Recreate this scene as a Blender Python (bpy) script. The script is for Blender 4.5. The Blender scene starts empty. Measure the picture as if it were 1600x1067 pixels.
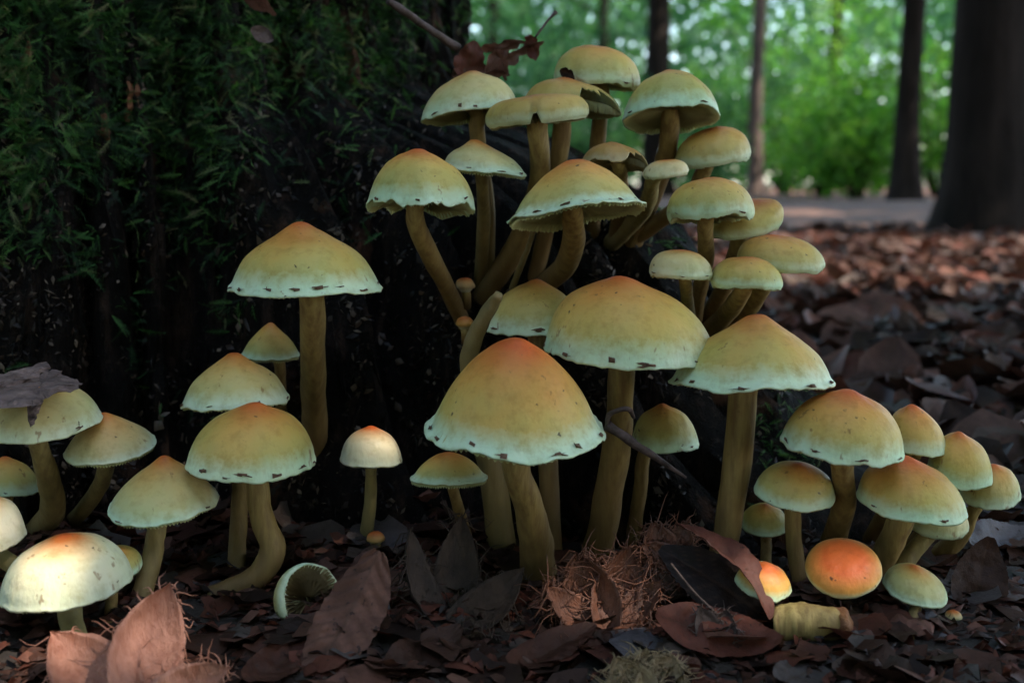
import bpy, math, random
import numpy as np
from mathutils import Vector, Matrix, noise
from mathutils.bvhtree import BVHTree

# ------------------------------------------------------------------ camera, sky, sun, exposure
scn = bpy.context.scene
COL = scn.collection
F_PX, PITCH, CAM_Z = 1931.0, math.radians(7.3), 0.12
cam_d = bpy.data.cameras.new('camera')
cam = bpy.data.objects.new('camera', cam_d); COL.objects.link(cam); scn.camera = cam
cam.location = (0, 0, CAM_Z); cam.rotation_euler = (math.pi/2 - PITCH, 0, 0)
cam_d.sensor_width = 36; cam_d.lens = 36*F_PX/1600
cam_d.clip_start = 0.01; cam_d.clip_end = 500
cam_d.dof.use_dof = True; cam_d.dof.focus_distance = 0.382; cam_d.dof.aperture_fstop = 14.5

SUN_EL, SUN_AZ = math.radians(50), math.radians(118)      # azimuth clockwise from +Y: from the right, slightly behind the camera
SUN = Vector((math.cos(SUN_EL)*math.sin(SUN_AZ), math.cos(SUN_EL)*math.cos(SUN_AZ), math.sin(SUN_EL)))
w = bpy.data.worlds.new('World'); scn.world = w; w.use_nodes = True
nt = w.node_tree; sky = nt.nodes.new('ShaderNodeTexSky'); sky.sky_type = 'NISHITA'; sky.sun_disc = False
sky.sun_elevation = SUN_EL; sky.sun_rotation = SUN_AZ
bg = nt.nodes['Background']; nt.links.new(sky.outputs[0], bg.inputs[0]); bg.inputs[1].default_value = 0.12
sd = bpy.data.lights.new('sun', 'SUN'); sd.energy = 2.1; sd.angle = math.radians(0.5); sd.color = (1, .93, .82)
so = bpy.data.objects.new('sun', sd); COL.objects.link(so); so.rotation_euler = SUN.to_track_quat('Z', 'Y').to_euler()
vs = scn.view_settings; vs.view_transform = 'Standard'; vs.look = 'None'; vs.exposure = 2.5; vs.gamma = 1; vs.use_curve_mapping = False
scn.cycles.max_bounces = 7; scn.cycles.diffuse_bounces = 3; scn.cycles.transmission_bounces = 4
scn.cycles.sample_clamp_indirect = 4

# ------------------------------------------------------------------ helpers
RIGHT = Vector((1, 0, 0)); FWD = Vector((0, math.cos(PITCH), -math.sin(PITCH))); UP = Vector((0, math.sin(PITCH), math.cos(PITCH)))
CAM = Vector((0, 0, CAM_Z))
def ray(px, py): return (RIGHT*((px-800)/F_PX) + UP*(-(py-533.5)/F_PX) + FWD).normalized()
def at(px, py, Y):
    d = ray(px, py); return CAM + d*(Y/d.y)
def mpp(Y): return Y/F_PX                       # metres per photo pixel at depth Y
def N3(x, y, z): return noise.noise(Vector((x, y, z)))
def fbm(x, y, z, o=4):
    s, a, f = 0, 1, 1
    for _ in range(o):
        s += a*noise.noise(Vector((x*f, y*f, z*f))); a *= .5; f *= 2
    return s
def smooth(a, b, x):
    t = min(1, max(0, (x-a)/(b-a))); return t*t*(3-2*t)
def interp(x, pts):
    return float(np.interp(x, [p[0] for p in pts], [p[1] for p in pts]))
def crom(P, n):                                  # Catmull-Rom through a list of tuples, n samples
    A = np.array(P, float); m = len(A)
    A = np.vstack([2*A[0]-A[1], A, 2*A[-1]-A[-2]])
    out = []
    for k in range(n):
        u = k/(n-1)*(m-1); i = min(int(u), m-2); t = u-i
        p0, p1, p2, p3 = A[i], A[i+1], A[i+2], A[i+3]
        out.append(.5*(2*p1+(p2-p0)*t+(2*p0-5*p1+4*p2-p3)*t*t+(3*p1-p0-3*p2+p3)*t**3))
    return np.array(out)
def tag(o, label=None, cat=None, group=None, kind=None):
    if label: o['label'] = label
    if cat: o['category'] = cat
    if group: o['group'] = group
    if kind: o['kind'] = kind
    return o
def mesh(name, V, Fc, mat, parent=None, attrs=None, smooth_=True, origin=None):
    V = np.asarray(V, dtype=np.float32).reshape(-1, 3)
    if origin is not None: V = V - np.asarray(origin, dtype=np.float32)
    me = bpy.data.meshes.new(name)
    if isinstance(Fc, np.ndarray):
        nf, k = Fc.shape
        me.vertices.add(len(V)); me.vertices.foreach_set('co', V.ravel())
        me.loops.add(nf*k); me.loops.foreach_set('vertex_index', Fc.astype(np.int32).ravel())
        me.polygons.add(nf); me.polygons.foreach_set('loop_start', np.arange(nf, dtype=np.int32)*k)
        me.update(calc_edges=True)
    else:
        me.from_pydata(V.tolist(), [], Fc)
    if smooth_: me.polygons.foreach_set('use_smooth', np.ones(len(me.polygons), dtype=bool))
    for k, a in (attrs or {}).items():
        at_ = me.attributes.new(k, 'FLOAT', 'POINT'); at_.data.foreach_set('value', np.asarray(a, dtype=np.float32))
    if mat: me.materials.append(mat)
    o = bpy.data.objects.new(name, me); COL.objects.link(o)
    if parent is not None: o.parent = parent
    elif origin is not None: o.location = origin
    return o
def empty(name, loc):
    o = bpy.data.objects.new(name, None); COL.objects.link(o); o.location = loc; o.empty_display_size = .01; return o
def tube(P, R, seg=10, cap=True, rough=0, seed=0):
    """P points (n,3), R radii -> V, F, t"""
    P = np.asarray(P, float); n = len(P); R = np.broadcast_to(np.asarray(R, float), (n,))
    T = np.gradient(P, axis=0); T /= np.linalg.norm(T, axis=1)[:, None]+1e-12
    ref = np.array([0, 1., 0]) if abs(T[0][1]) < .8 else np.array([1., 0, 0])
    u = np.cross(T[0], ref); u /= np.linalg.norm(u)
    V = []; t = []
    for i in range(n):
        u = u - T[i]*np.dot(u, T[i]); u /= np.linalg.norm(u); v = np.cross(T[i], u)
        for j in range(seg):
            a = 2*math.pi*j/seg
            r = R[i]
            if rough: r *= 1+rough*N3(math.cos(a)*1.2+seed, math.sin(a)*1.2, i*.35+seed*3.1)
            V.append(P[i]+r*(u*math.cos(a)+v*math.sin(a))); t.append(i/(n-1))
    Fc = [(i*seg+j, i*seg+(j+1) % seg, (i+1)*seg+(j+1) % seg, (i+1)*seg+j) for i in range(n-1) for j in range(seg)]
    if cap:
        Fc.append(tuple(range(seg-1, -1, -1))); Fc.append(tuple((n-1)*seg+j for j in range(seg)))
    return np.array(V), Fc, t
def join(parts):
    V, Fc, T, n = [], [], [], 0
    for p in parts:
        v, f = p[0], p[1]; V.append(np.asarray(v)); Fc += [tuple(i+n for i in q) for q in f]; n += len(v)
        if len(p) > 2: T += list(p[2])
    return np.vstack(V), Fc, T

# ------------------------------------------------------------------ materials
MATS = {}
def newmat(name):
    m = bpy.data.materials.new(name); m.use_nodes = True; MATS[name] = m
    return m, m.node_tree, m.node_tree.nodes, m.node_tree.links, m.node_tree.nodes['Principled BSDF']
def node(nt, typ, **kw):
    n = nt.nodes.new(typ)
    for k, v in kw.items():
        if k.startswith('i_'): n.inputs[int(k[2:]) if k[2:].isdigit() else k[2:]].default_value = v
        else: setattr(n, k, v)
    return n
def ramp(nt, src, stops, interp_='LINEAR'):
    r = nt.nodes.new('ShaderNodeValToRGB'); r.color_ramp.interpolation = interp_
    els = r.color_ramp.elements
    while len(els) < len(stops): els.new(.5)
    for e, (p, c) in zip(els, stops):
        e.position = p; e.color = (*c, 1) if len(c) == 3 else c
    nt.links.new(src, r.inputs[0]); return r.outputs[0]
def mix(nt, fac, a, b, mode='MIX'):
    m = nt.nodes.new('ShaderNodeMix'); m.data_type = 'RGBA'; m.blend_type = mode
    for i, s in ((0, fac), (6, a), (7, b)):
        if isinstance(s, (int, float)): m.inputs[i].default_value = s
        elif isinstance(s, tuple): m.inputs[i].default_value = (*s, 1)
        else: nt.links.new(s, m.inputs[i])
    return m.outputs[2]
def math_(nt, op, a, b=0.0, c=None):
    m = nt.nodes.new('ShaderNodeMath'); m.operation = op
    for i, s in ((0, a), (1, b), (2, c)):
        if s is None: continue
        if isinstance(s, (int, float)): m.inputs[i].default_value = s
        else: nt.links.new(s, m.inputs[i])
    return m.outputs[0]
def coords(nt, scale=(1, 1, 1), kind='Object', rnd=True):
    tc = nt.nodes.new('ShaderNodeTexCoord'); mp = nt.nodes.new('ShaderNodeMapping'); mp.inputs['Scale'].default_value = scale
    nt.links.new(tc.outputs[kind], mp.inputs[0])
    if rnd:
        oi = nt.nodes.new('ShaderNodeObjectInfo'); cx = nt.nodes.new('ShaderNodeCombineXYZ')
        k = math_(nt, 'MULTIPLY', oi.outputs['Random'], 37.0)
        for i in range(3): nt.links.new(k, cx.inputs[i])
        nt.links.new(cx.outputs[0], mp.inputs['Location'])
    return mp.outputs[0]
def noise_(nt, vec, scale, detail=4, rough=.55):
    n = node(nt, 'ShaderNodeTexNoise'); n.inputs['Scale'].default_value = scale; n.inputs['Detail'].default_value = detail; n.inputs['Roughness'].default_value = rough
    nt.links.new(vec, n.inputs['Vector']); return n.outputs['Fac']
def bump(nt, b, h, dist, strength=1.0, prev=None):
    n = node(nt, 'ShaderNodeBump'); n.inputs['Distance'].default_value = dist; n.inputs['Strength'].default_value = strength
    nt.links.new(h, n.inputs['Height'])
    if prev is not None: nt.links.new(prev, n.inputs['Normal'])
    if b is not None: nt.links.new(n.outputs[0], b.inputs['Normal'])
    return n.outputs[0]
def attr(nt, name, typ='GEOMETRY'):
    a = node(nt, 'ShaderNodeAttribute', attribute_type=typ, attribute_name=name); return a.outputs['Fac']
def setc(b, **kw):
    for k, v in kw.items(): b.inputs[k.replace('_', ' ')].default_value = v

def mat_cap():
    m, nt, ns, lk, b = newmat('cap_skin')
    v = coords(nt)
    t = attr(nt, 'cap_t'); org = attr(nt, 'orange', 'OBJECT'); pale = attr(nt, 'pale', 'OBJECT'); brn = attr(nt, 'brown', 'OBJECT')
    n1 = noise_(nt, v, 60, 4); n2 = noise_(nt, v, 260, 5, .65)
    tt = math_(nt, 'ADD', t, math_(nt, 'MULTIPLY', math_(nt, 'SUBTRACT', n1, .5), .28))
    to = math_(nt, 'SUBTRACT', tt, math_(nt, 'MULTIPLY', math_(nt, 'SUBTRACT', org, .32), .40))
    base = ramp(nt, to, [(0, (.62, .12, .025)), (.14, (.62, .20, .045)), (.30, (.66, .33, .08)), (.46, (.62, .42, .12)), (.62, (.52, .45, .16)), (.80, (.45, .48, .22))])
    rim = ramp(nt, math_(nt, 'ADD', t, math_(nt, 'MULTIPLY', math_(nt, 'SUBTRACT', n2, .5), .16)), [(.68, (0, 0, 0)), (.86, (1, 1, 1))])
    c = mix(nt, math_(nt, 'MULTIPLY', rim, .9), base, (.62, .78, .60))
    pl = ramp(nt, tt, [(.2, (0, 0, 0)), (.6, (1, 1, 1))])
    c = mix(nt, math_(nt, 'MULTIPLY', pl, pale), c, (.72, .66, .51))
    c = mix(nt, math_(nt, 'MULTIPLY', brn, .9), c, mix(nt, n1, (.20, .085, .025), (.42, .20, .06)))
    mot = ramp(nt, n2, [(.30, (.72, .66, .54)), (.52, (1, 1, 1))]); c = mix(nt, .65, c, mot, 'MULTIPLY')
    big = ramp(nt, noise_(nt, v, 32, 3), [(.35, (.86, .95, .82)), (.65, (1.08, .97, .88))]); c = mix(nt, .9, c, big, 'MULTIPLY')
    # scattered dark specks and small brown scuffs
    vo = node(nt, 'ShaderNodeTexVoronoi'); vo.inputs['Scale'].default_value = 230
    dv = node(nt, 'ShaderNodeVectorMath', operation='MULTIPLY_ADD'); nz = node(nt, 'ShaderNodeTexNoise'); nz.inputs['Scale'].default_value = 700; lk.new(v, nz.inputs['Vector']); lk.new(nz.outputs['Color'], dv.inputs[0]); dv.inputs[1].default_value = (.0022,)*3; lk.new(v, dv.inputs[2]); lk.new(dv.outputs[0], vo.inputs['Vector'])
    sp = ramp(nt, vo.outputs['Distance'], [(.07, (1, 1, 1)), (.13, (0, 0, 0))])
    keep = ramp(nt, noise_(nt, v, 95, 2), [(.53, (0, 0, 0)), (.56, (1, 1, 1))])
    c = mix(nt, math_(nt, 'MULTIPLY', sp, math_(nt, 'MULTIPLY', keep, .85)), c, (.035, .02, .01))
    v2 = coords(nt, (1, 1, .45)); sc = ramp(nt, noise_(nt, v2, 210, 3, .7), [(.655, (0, 0, 0)), (.70, (1, 1, 1))])
    c = mix(nt, math_(nt, 'MULTIPLY', sc, .65), c, (.22, .10, .03))
    lk.new(c, b.inputs['Base Color'])
    setc(b, Roughness=.52, Subsurface_Weight=.12, Subsurface_Scale=.004); b.inputs['Specular IOR Level'].default_value = .3
    b.inputs['Subsurface Radius'].default_value = (1, .7, .3)
    vf = coords(nt, (1, 1, .25))
    p = bump(nt, None, noise_(nt, vf, 900, 3), .00025, .6); bump(nt, b, n1, .0022, .55, p)
    return m
def mat_gill():
    m, nt, ns, lk, b = newmat('gill'); v = coords(nt); n = noise_(nt, v, 300, 4)
    t = attr(nt, 'cap_t'); brn = attr(nt, 'brown', 'OBJECT')
    c = mix(nt, n, (.20, .17, .065), (.38, .34, .14)); c = mix(nt, ramp(nt, t, [(.75, (0, 0, 0)), (1, (1, 1, 1))]), c, (.50, .50, .24))
    c = mix(nt, brn, c, (.10, .055, .02))
    lk.new(c, b.inputs['Base Color']); setc(b, Roughness=.7); return m
def mat_stem():
    m, nt, ns, lk, b = newmat('stem_fibre'); v = coords(nt, (1, 1, .12)); v0 = coords(nt)
    t = attr(nt, 'stem_t'); n = noise_(nt, v, 420, 4, .6); n0 = noise_(nt, v0, 110, 5, .65)
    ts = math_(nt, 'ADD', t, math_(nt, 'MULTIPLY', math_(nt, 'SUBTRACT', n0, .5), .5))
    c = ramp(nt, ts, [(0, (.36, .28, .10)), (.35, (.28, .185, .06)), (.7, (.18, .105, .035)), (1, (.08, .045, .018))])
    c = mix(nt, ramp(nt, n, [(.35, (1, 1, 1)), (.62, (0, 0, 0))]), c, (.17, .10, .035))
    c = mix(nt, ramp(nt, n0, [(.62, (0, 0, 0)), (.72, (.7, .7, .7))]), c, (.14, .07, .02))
    gr = attr(nt, 'pale', 'OBJECT'); c = mix(nt, math_(nt, 'MULTIPLY', gr, .5), c, (.34, .33, .15))
    lk.new(c, b.inputs['Base Color']); setc(b, Roughness=.62); b.inputs['Specular IOR Level'].default_value = .25
    bump(nt, b, n, .0006, .8); return m
def simple(name, c1, c2, scale, rough=.8, bd=0.0, stretch=(1, 1, 1), bscale=None, spec=.3):
    m, nt, ns, lk, b = newmat(name); v = coords(nt, stretch); n = noise_(nt, v, scale, 6, .65)
    f = ramp(nt, n, [(.3, c1), (.7, c2)]); lk.new(f, b.inputs['Base Color']); setc(b, Roughness=rough); b.inputs['Specular IOR Level'].default_value = spec
    if bd: bump(nt, b, noise_(nt, v, bscale or scale*2, 6, .7), bd)
    return m
def mat_litter():
    m, nt, ns, lk, b = newmat('dead_leaf'); v = coords(nt)
    oi = node(nt, 'ShaderNodeObjectInfo'); lv = attr(nt, 'leaf_r'); r = math_(nt, 'FRACT', math_(nt, 'ADD', math_(nt, 'MULTIPLY', oi.outputs['Random'], math_(nt, 'SUBTRACT', 1.0, attr(nt, 'plain', 'OBJECT'))), math_(nt, 'ADD', lv, attr(nt, 'tone', 'OBJECT'))))
    base = ramp(nt, r, [(0, (.022, .011, .008)), (.25, (.055, .022, .013)), (.45, (.15, .045, .028)), (.62, (.042, .021, .014)), (.8, (.19, .078, .052)), (.93, (.10, .07, .055)), (1, (.12, .105, .115))])
    n = noise_(nt, v, 120, 6, .7); c = mix(nt, .75, base, ramp(nt, n, [(.3, (.35, .33, .32)), (.65, (1, 1, 1))]), 'MULTIPLY')
    ve = attr(nt, 'vein'); c = mix(nt, math_(nt, 'MULTIPLY', ve, .5), c, (.07, .035, .02))
    sp = ramp(nt, noise_(nt, v, 420, 2), [(.66, (0, 0, 0)), (.70, (1, 1, 1))]); c = mix(nt, math_(nt, 'MULTIPLY', sp, .7), c, (.02, .012, .01))
    lk.new(c, b.inputs['Base Color']); setc(b, Roughness=.55); b.inputs['Specular IOR Level'].default_value = .2
    bump(nt, b, n, .0012, .8)
    tr = node(nt, 'ShaderNodeBsdfTranslucent'); lk.new(c, tr.inputs[0]); ms = node(nt, 'ShaderNodeMixShader', i_0=.15)
    lk.new(b.outputs[0], ms.inputs[1]); lk.new(tr.outputs[0], ms.inputs[2]); lk.new(ms.outputs[0], ns['Material Output'].inputs[0])
    return m
def mat_foliage(name, cols, trans=.5):
    m, nt, ns, lk, b = newmat(name); lv = attr(nt, 'leaf_r')
    k = len(cols); c = ramp(nt, lv, [(i/(k-1), cc) for i, cc in enumerate(cols)])
    lk.new(c, b.inputs['Base Color']); setc(b, Roughness=.5); b.inputs['Specular IOR Level'].default_value = .2
    tr = node(nt, 'ShaderNodeBsdfTranslucent'); c2 = mix(nt, 1.0, c, (1.25, 1.5, .7), 'MULTIPLY'); lk.new(c2, tr.inputs[0])
    ms = node(nt, 'ShaderNodeMixShader', i_0=trans); lk.new(b.outputs[0], ms.inputs[1]); lk.new(tr.outputs[0], ms.inputs[2])
    lk.new(ms.outputs[0], ns['Material Output'].inputs[0]); return m
def mat_stump():
    m, nt, ns, lk, b = newmat('rotten_wood'); v = coords(nt, (1, 1, .16), rnd=False); v0 = coords(nt, rnd=False)
    n = noise_(nt, v, 130, 7, .7); n0 = noise_(nt, v0, 22, 5, .6); n2 = noise_(nt, v0, 260, 5, .7)
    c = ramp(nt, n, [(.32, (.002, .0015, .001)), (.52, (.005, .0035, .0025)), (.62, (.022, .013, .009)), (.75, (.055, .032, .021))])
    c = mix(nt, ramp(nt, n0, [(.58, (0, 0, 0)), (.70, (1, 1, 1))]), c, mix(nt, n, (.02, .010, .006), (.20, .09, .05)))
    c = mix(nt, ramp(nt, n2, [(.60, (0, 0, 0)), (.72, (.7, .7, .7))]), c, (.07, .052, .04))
    lk.new(c, b.inputs['Base Color']); setc(b, Roughness=.75); b.inputs['Specular IOR Level'].default_value = .1
    p = bump(nt, None, n, .006, 1.0); bump(nt, b, n2, .0015, .9, p); return m
def mat_ground():
    m, nt, ns, lk, b = newmat('forest_soil'); v = coords(nt, rnd=False)
    n = noise_(nt, v, 60, 8, .7); n2 = noise_(nt, v, 9, 4); vo = node(nt, 'ShaderNodeTexVoronoi'); vo.inputs['Scale'].default_value = 16; lk.new(v, vo.inputs['Vector'])
    leafc = ramp(nt, vo.outputs['Color'], [(.1, (.05, .025, .015)), (.45, (.13, .06, .035)), (.7, (.20, .085, .05)), (1, (.16, .11, .09))])
    soil = ramp(nt, n, [(.3, (.010, .006, .004)), (.7, (.05, .03, .02))])
    ge = node(nt, 'ShaderNodeNewGeometry'); sx = node(nt, 'ShaderNodeSeparateXYZ'); lk.new(ge.outputs['Position'], sx.inputs[0])
    far = ramp(nt, math_(nt, 'MULTIPLY', sx.outputs[1], .25), [(.3, (0, 0, 0)), (.8, (1, 1, 1))])
    c = mix(nt, far, soil, mix(nt, n, mix(nt, .5, leafc, soil), leafc))
    lk.new(c, b.inputs['Base Color']); setc(b, Roughness=.85); bump(nt, b, n, .004); return m
CAPM, GILL, STEM = mat_cap(), mat_gill(), mat_stem()
LITTER = mat_litter()
STUMPM, SOIL = mat_stump(), mat_ground()
VEIL = simple('veil_scrap', (.04, .022, .012), (.19, .10, .06), 500, .85, .0004)
MOSS = mat_foliage('moss_green', [(.010, .022, .010), (.020, .055, .016), (.040, .12, .026), (.10, .19, .05), (.19, .18, .09)], .3)
BARK = simple('tree_bark', (.006, .005, .004), (.024, .018, .015), 14, .9, .02, (1, 1, .2), spec=.05)
BARKL = simple('pale_tree_bark', (.03, .022, .018), (.13, .085, .07), 10, .85, .01, (1, 1, .3))
FLAKE = simple('bark_flake_wood', (.045, .028, .024), (.30, .20, .18), 200, .8, .002, (.5, 1, 1))
TWIG = simple('twig_bark', (.025, .015, .012), (.12, .08, .07), 260, .7, .0006)
HUSK = simple('beech_husk', (.045, .016, .008), (.22, .075, .035), 240, .5, .0012, (1, 1, .35), spec=.5)
HUSKP = simple('pink_beech_husk', (.23, .072, .038), (.45, .20, .13), 260, .38, .0012, (1, 1, .3), spec=.6)
HUSKD = simple('dark_beech_husk', (.020, .012, .008), (.07, .042, .028), 240, .6, .0012, (1, 1, .35))
HUSKB = simple('beige_husk_fuzz', (.16, .10, .05), (.42, .30, .17), 300, .7, .001)
WOODO = simple('orange_wood', (.07, .028, .014), (.24, .10, .05), 240, .8, .001, (1, 1, .15))
FLESH = simple('rust_flesh', (.12, .045, .018), (.34, .14, .05), 220, .6, .001)
CRUMB = mat_foliage('wood_crumb', [(.004, .003, .002), (.01, .006, .004), (.025, .015, .01), (.13, .095, .07)], .0)
GREENS = [mat_foliage('bright_leaves', [(.035, .11, .012), (.06, .17, .02), (.10, .24, .03), (.16, .27, .05)], .55),
          mat_foliage('cool_leaves', [(.02, .07, .03), (.04, .12, .05), (.07, .17, .08), (.12, .22, .11)], .5),
          mat_foliage('deep_leaves', [(.015, .05, .010), (.03, .09, .016), (.05, .13, .025), (.08, .17, .04)], .45)]

# ------------------------------------------------------------------ ground
def ground_h(x, y):
    k = smooth(.9, 6, y)
    h = .006*fbm(x*14, y*14, 1.3, 3)*(1-k) + .035*k*fbm(x*.5, y*.5, 7.7, 3)
    d = math.hypot(x+.22, y-.66)
    return h + .010*math.exp(-max(0, d-.28)**2/.006) - .007 - .007*smooth(.35, .30, y)
NX, NY = 190, 240
ys = np.concatenate([np.linspace(.12, .9, 110), .9*np.exp(np.linspace(0, math.log(90/.9), NY-110+1))[1:]])
xs = np.sinh(np.linspace(-1, 1, NX)*6.2)/math.sinh(6.2)*70
ys = np.concatenate([[-40, -10, -2, -.4], ys]); NY = len(ys)
V = np.array([(x, y, ground_h(x, y)) for y in ys for x in xs])
Fg = np.array([(j*NX+i, j*NX+i+1, (j+1)*NX+i+1, (j+1)*NX+i) for j in range(NY-1) for i in range(NX-1)])
tag(mesh('ground', V, Fg, SOIL), 'dark forest soil under the fallen leaves', kind='structure')

# ------------------------------------------------------------------ stump
SC = (-.25, .72)
def stump_r(th, z):
    front = .30 - .16*max(0, z)*.9 if z < .25 else .264-.03*(z-.25)
    side = .215 - .10*max(0, z)*.3
    k = (.5-.5*math.sin(th))**3                                 # 1 towards the camera
    r = side + (front-side)*k
    rb = interp(z, [(-.05, .53), (0, .50), (.033, .447), (.103, .384), (.135, .325), (.152, .27), (.17, .235), (.22, .215), (.6, .20)])
    d = (math.degrees(th)+35+180) % 360-180
    g = math.exp(-(d/21)**2)
    r = r + max(0, rb-r)*g
    d2 = (math.degrees(th)+118+180) % 360-180
    r += .035*math.exp(-(d2/16)**2)*math.exp(-max(0, z)/.09)
    x, y = math.cos(th), math.sin(th)
    r += .020*fbm(x*5, y*5, z*2.2, 3) + .007*fbm(x*26, y*26, z*5, 4)
    groove = abs(fbm(x*11+3, y*11, z*1.6, 2))
    r -= .022*math.exp(-(groove/.09)**2)
    r += .0035*fbm(x*60, y*60, z*60, 3)
    return r
NT, NZ = 520, 170
zs = np.linspace(-.05, .46, NZ)
V = []
for z in zs:
    for j in range(NT):
        th = 2*math.pi*j/NT
        zz = z + (.05*fbm(math.cos(th)*4, math.sin(th)*4, 5.5, 4) if z > .36 else 0)*smooth(.36, .46, z)
        r = stump_r(th, z)
        V.append((SC[0]+r*math.cos(th), SC[1]+r*math.sin(th), zz))
V.append((SC[0], SC[1], .40))
Fs = [(i*NT+j, i*NT+(j+1) % NT, (i+1)*NT+(j+1) % NT, (i+1)*NT+j) for i in range(NZ-1) for j in range(NT)]
Fs += [((NZ-1)*NT+j, (NZ-1)*NT+(j+1) % NT, len(V)-1) for j in range(NT)]
stump = empty('tree_stump', (SC[0], SC[1], 0))
tag(stump, 'dark rotten tree stump with mossy bark and a spreading root', 'stump')
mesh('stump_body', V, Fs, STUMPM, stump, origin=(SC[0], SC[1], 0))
SB = BVHTree.FromPolygons([Vector(v) for v in V], Fs)
GB = BVHTree.FromPolygons([Vector((x, y, ground_h(x, y))) for y in ys for x in xs], [tuple(int(a) for a in f) for f in Fg])
def hit(px, py, maxd=None):
    d = ray(px, py); best = None
    for b in (SB, GB):
        h = b.ray_cast(CAM, d)
        if h[0] is not None and (best is None or h[3] < best[3]): best = h
    return best
def shit(px, py):
    h = SB.ray_cast(CAM, ray(px, py)); return h if h[0] is not None else None

# splinters of paler wood and bark ridges standing off the stump face
rng = random.Random(5)
def splinter(px, py, lpx, wpx, mat):
    h = shit(px, py)
    if not h: return
    p, n = h[0], h[1]
    if n.dot(ray(px, py)) > 0: n = -n
    s = mpp(p.y); L, W = lpx*s, wpx*s
    up = Vector((rng.uniform(-.2, .2), 0, 1)); up = (up-n*up.dot(n)).normalized(); side = up.cross(n)
    vv = []; k = 9
    for i in range(k):
        u = i/(k-1)-.5; ww = W*.5*(1-(abs(u)*2)**2.2*.85)*(1+.5*rng.uniform(-1, 1))
        for sx_, dz in ((-1, -.002), (-.45, .0012+.001*rng.random()), (.4, .0014+.001*rng.random()), (1, -.002)):
            vv.append(p+up*(u*L)+side*(ww*sx_+.15*W*math.sin(u*5))+n*dz)
    ff = [(i*4+j, i*4+j+1, i*4+j+5, i*4+j+4) for i in range(k-1) for j in range(3)]
    mesh('wood_splinter', vv, ff, mat, stump, origin=(SC[0], SC[1], 0), smooth_=False)
for a in [(205, 160, 62, 22), (162, 200, 42, 20), (190, 140, 40, 12), (228, 155, 40, 8), (40, 95, 60, 20), (165, 340, 120, 8), (318, 290, 130, 10),
          (120, 480, 90, 12), (250, 420, 140, 9), (300, 520, 150, 8), (560, 640, 90, 10), (530, 560, 120, 10), (590, 700, 110, 12), (690, 60, 120, 16), (660, 90, 100, 14), (705, 30, 70, 12)]:
    splinter(*a, WOODO if a[3] > 18 and a[2] < 70 else STUMPM)
for k in range(40):
    splinter(rng.uniform(0, 640), rng.uniform(200, 760), rng.uniform(30, 120), rng.uniform(5, 14), STUMPM)

# ------------------------------------------------------------------ moss: feathery shoots over the stump
def moss_proto(seed):
    r = random.Random(seed); V, Fc, n = [], [], 0
    L = 1.0; K = 17
    bend = r.uniform(.2, .7)
    for i in range(K):
        u = i/(K-1); y = u*L; z = .12*math.sin(u*2)-bend*u*u*.55; wd = .15*math.sin(math.pi*min(1, u*.85+.12))+.025
        for s in (-1, 1):
            a = (s*wd, y+.13+r.uniform(-.04, .04), z+r.uniform(-.05, .08)); b0 = (0, y-.012, z); b1 = (0, y+.025, z+.01)
            V += [b0, a, b1]; Fc.append((n, n+1, n+2)); n += 3
    V += [(-.015, 0, 0), (.015, 0, 0), (0, L, .12*math.sin(2)-bend*.55)]; Fc.append((n, n+1, n+2))
    return np.array(V), np.array(Fc)
PRO = [moss_proto(s) for s in range(6)]
def scatter_moss(name, pts, label, rngs):
    VV, FF, AA, n = [], [], [], 0
    for (p, nn, size, dry) in pts:
        pv, pf = PRO[rngs.randrange(6)]
        d = Vector((rngs.uniform(-.8, .8), rngs.uniform(-.3, .3), -.35+rngs.uniform(-.7, .6))) + nn*rngs.uniform(.15, .9)
        d.normalize(); s = d.cross(nn+Vector((rngs.uniform(-.4, .4), rngs.uniform(-.4, .4), rngs.uniform(-.4, .4)))).normalized(); u = s.cross(d)
        M = np.array([[s.x, d.x, u.x], [s.y, d.y, u.y], [s.z, d.z, u.z]])*size
        VV.append(pv@M.T+np.array(p)); FF.append(pf+n); n += len(pv)
        AA.append(np.full(len(pv), min(1, max(0, dry))))
    return tag(mesh(name, np.vstack(VV), np.vstack(FF), MOSS, attrs={'leaf_r': np.concatenate(AA)}, smooth_=False), label, 'moss', kind='stuff')
rng = random.Random(11); pts = []
def moss_density(px, py):
    top = smooth(430, 120, py + 60*N3(px*.006, 3, 1))
    d = top*(.35+.65*smooth(-.25, .3, fbm(px*.008, py*.010, 2.2, 3)))
    d *= 1-.85*smooth(330, 420, px)*smooth(120, 230, py)
    d += .20*smooth(-.05, .35, fbm(px*.012, py*.012, 8.8, 3))*smooth(700, 400, py)*smooth(420, 330, px)
    if px > 645: d *= .25
    return d
for k in range(34000):
    px, py = rng.uniform(-60, 740), rng.uniform(-60, 700)
    if rng.random() > moss_density(px, py): continue
    h = shit(px, py)
    if not h: continue
    nn = h[1] if h[1].dot(ray(px, py)) < 0 else -h[1]
    dry = (rng.gauss(.14, .12) if rng.random() < .74 else rng.gauss(.68, .16)) + .3*smooth(.2, .6, fbm(px*.02, py*.02, 4.4, 2)) + (.2 if px < 60 else 0)
    pts.append((h[0]+nn*rng.uniform(-.001, .006), nn, rng.uniform(.0035, .009), dry))
for k in range(1500):
    px, py = rng.uniform(880, 1300), rng.uniform(230, 800)
    ok = (1180 < px < 1290 and py > 590) or (py < 400 and px > 1000) or (px < 1000 and py < 290)
    if not ok: continue
    h = shit(px, py)
    if h:
        nn = h[1] if h[1].dot(ray(px, py)) < 0 else -h[1]
        pts.append((h[0]+nn*.001, nn, rng.uniform(.003, .007), rng.gauss(.45, .25)))
scatter_moss('moss', pts, 'feathery dark green moss hanging over the rotten stump', rng)

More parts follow.
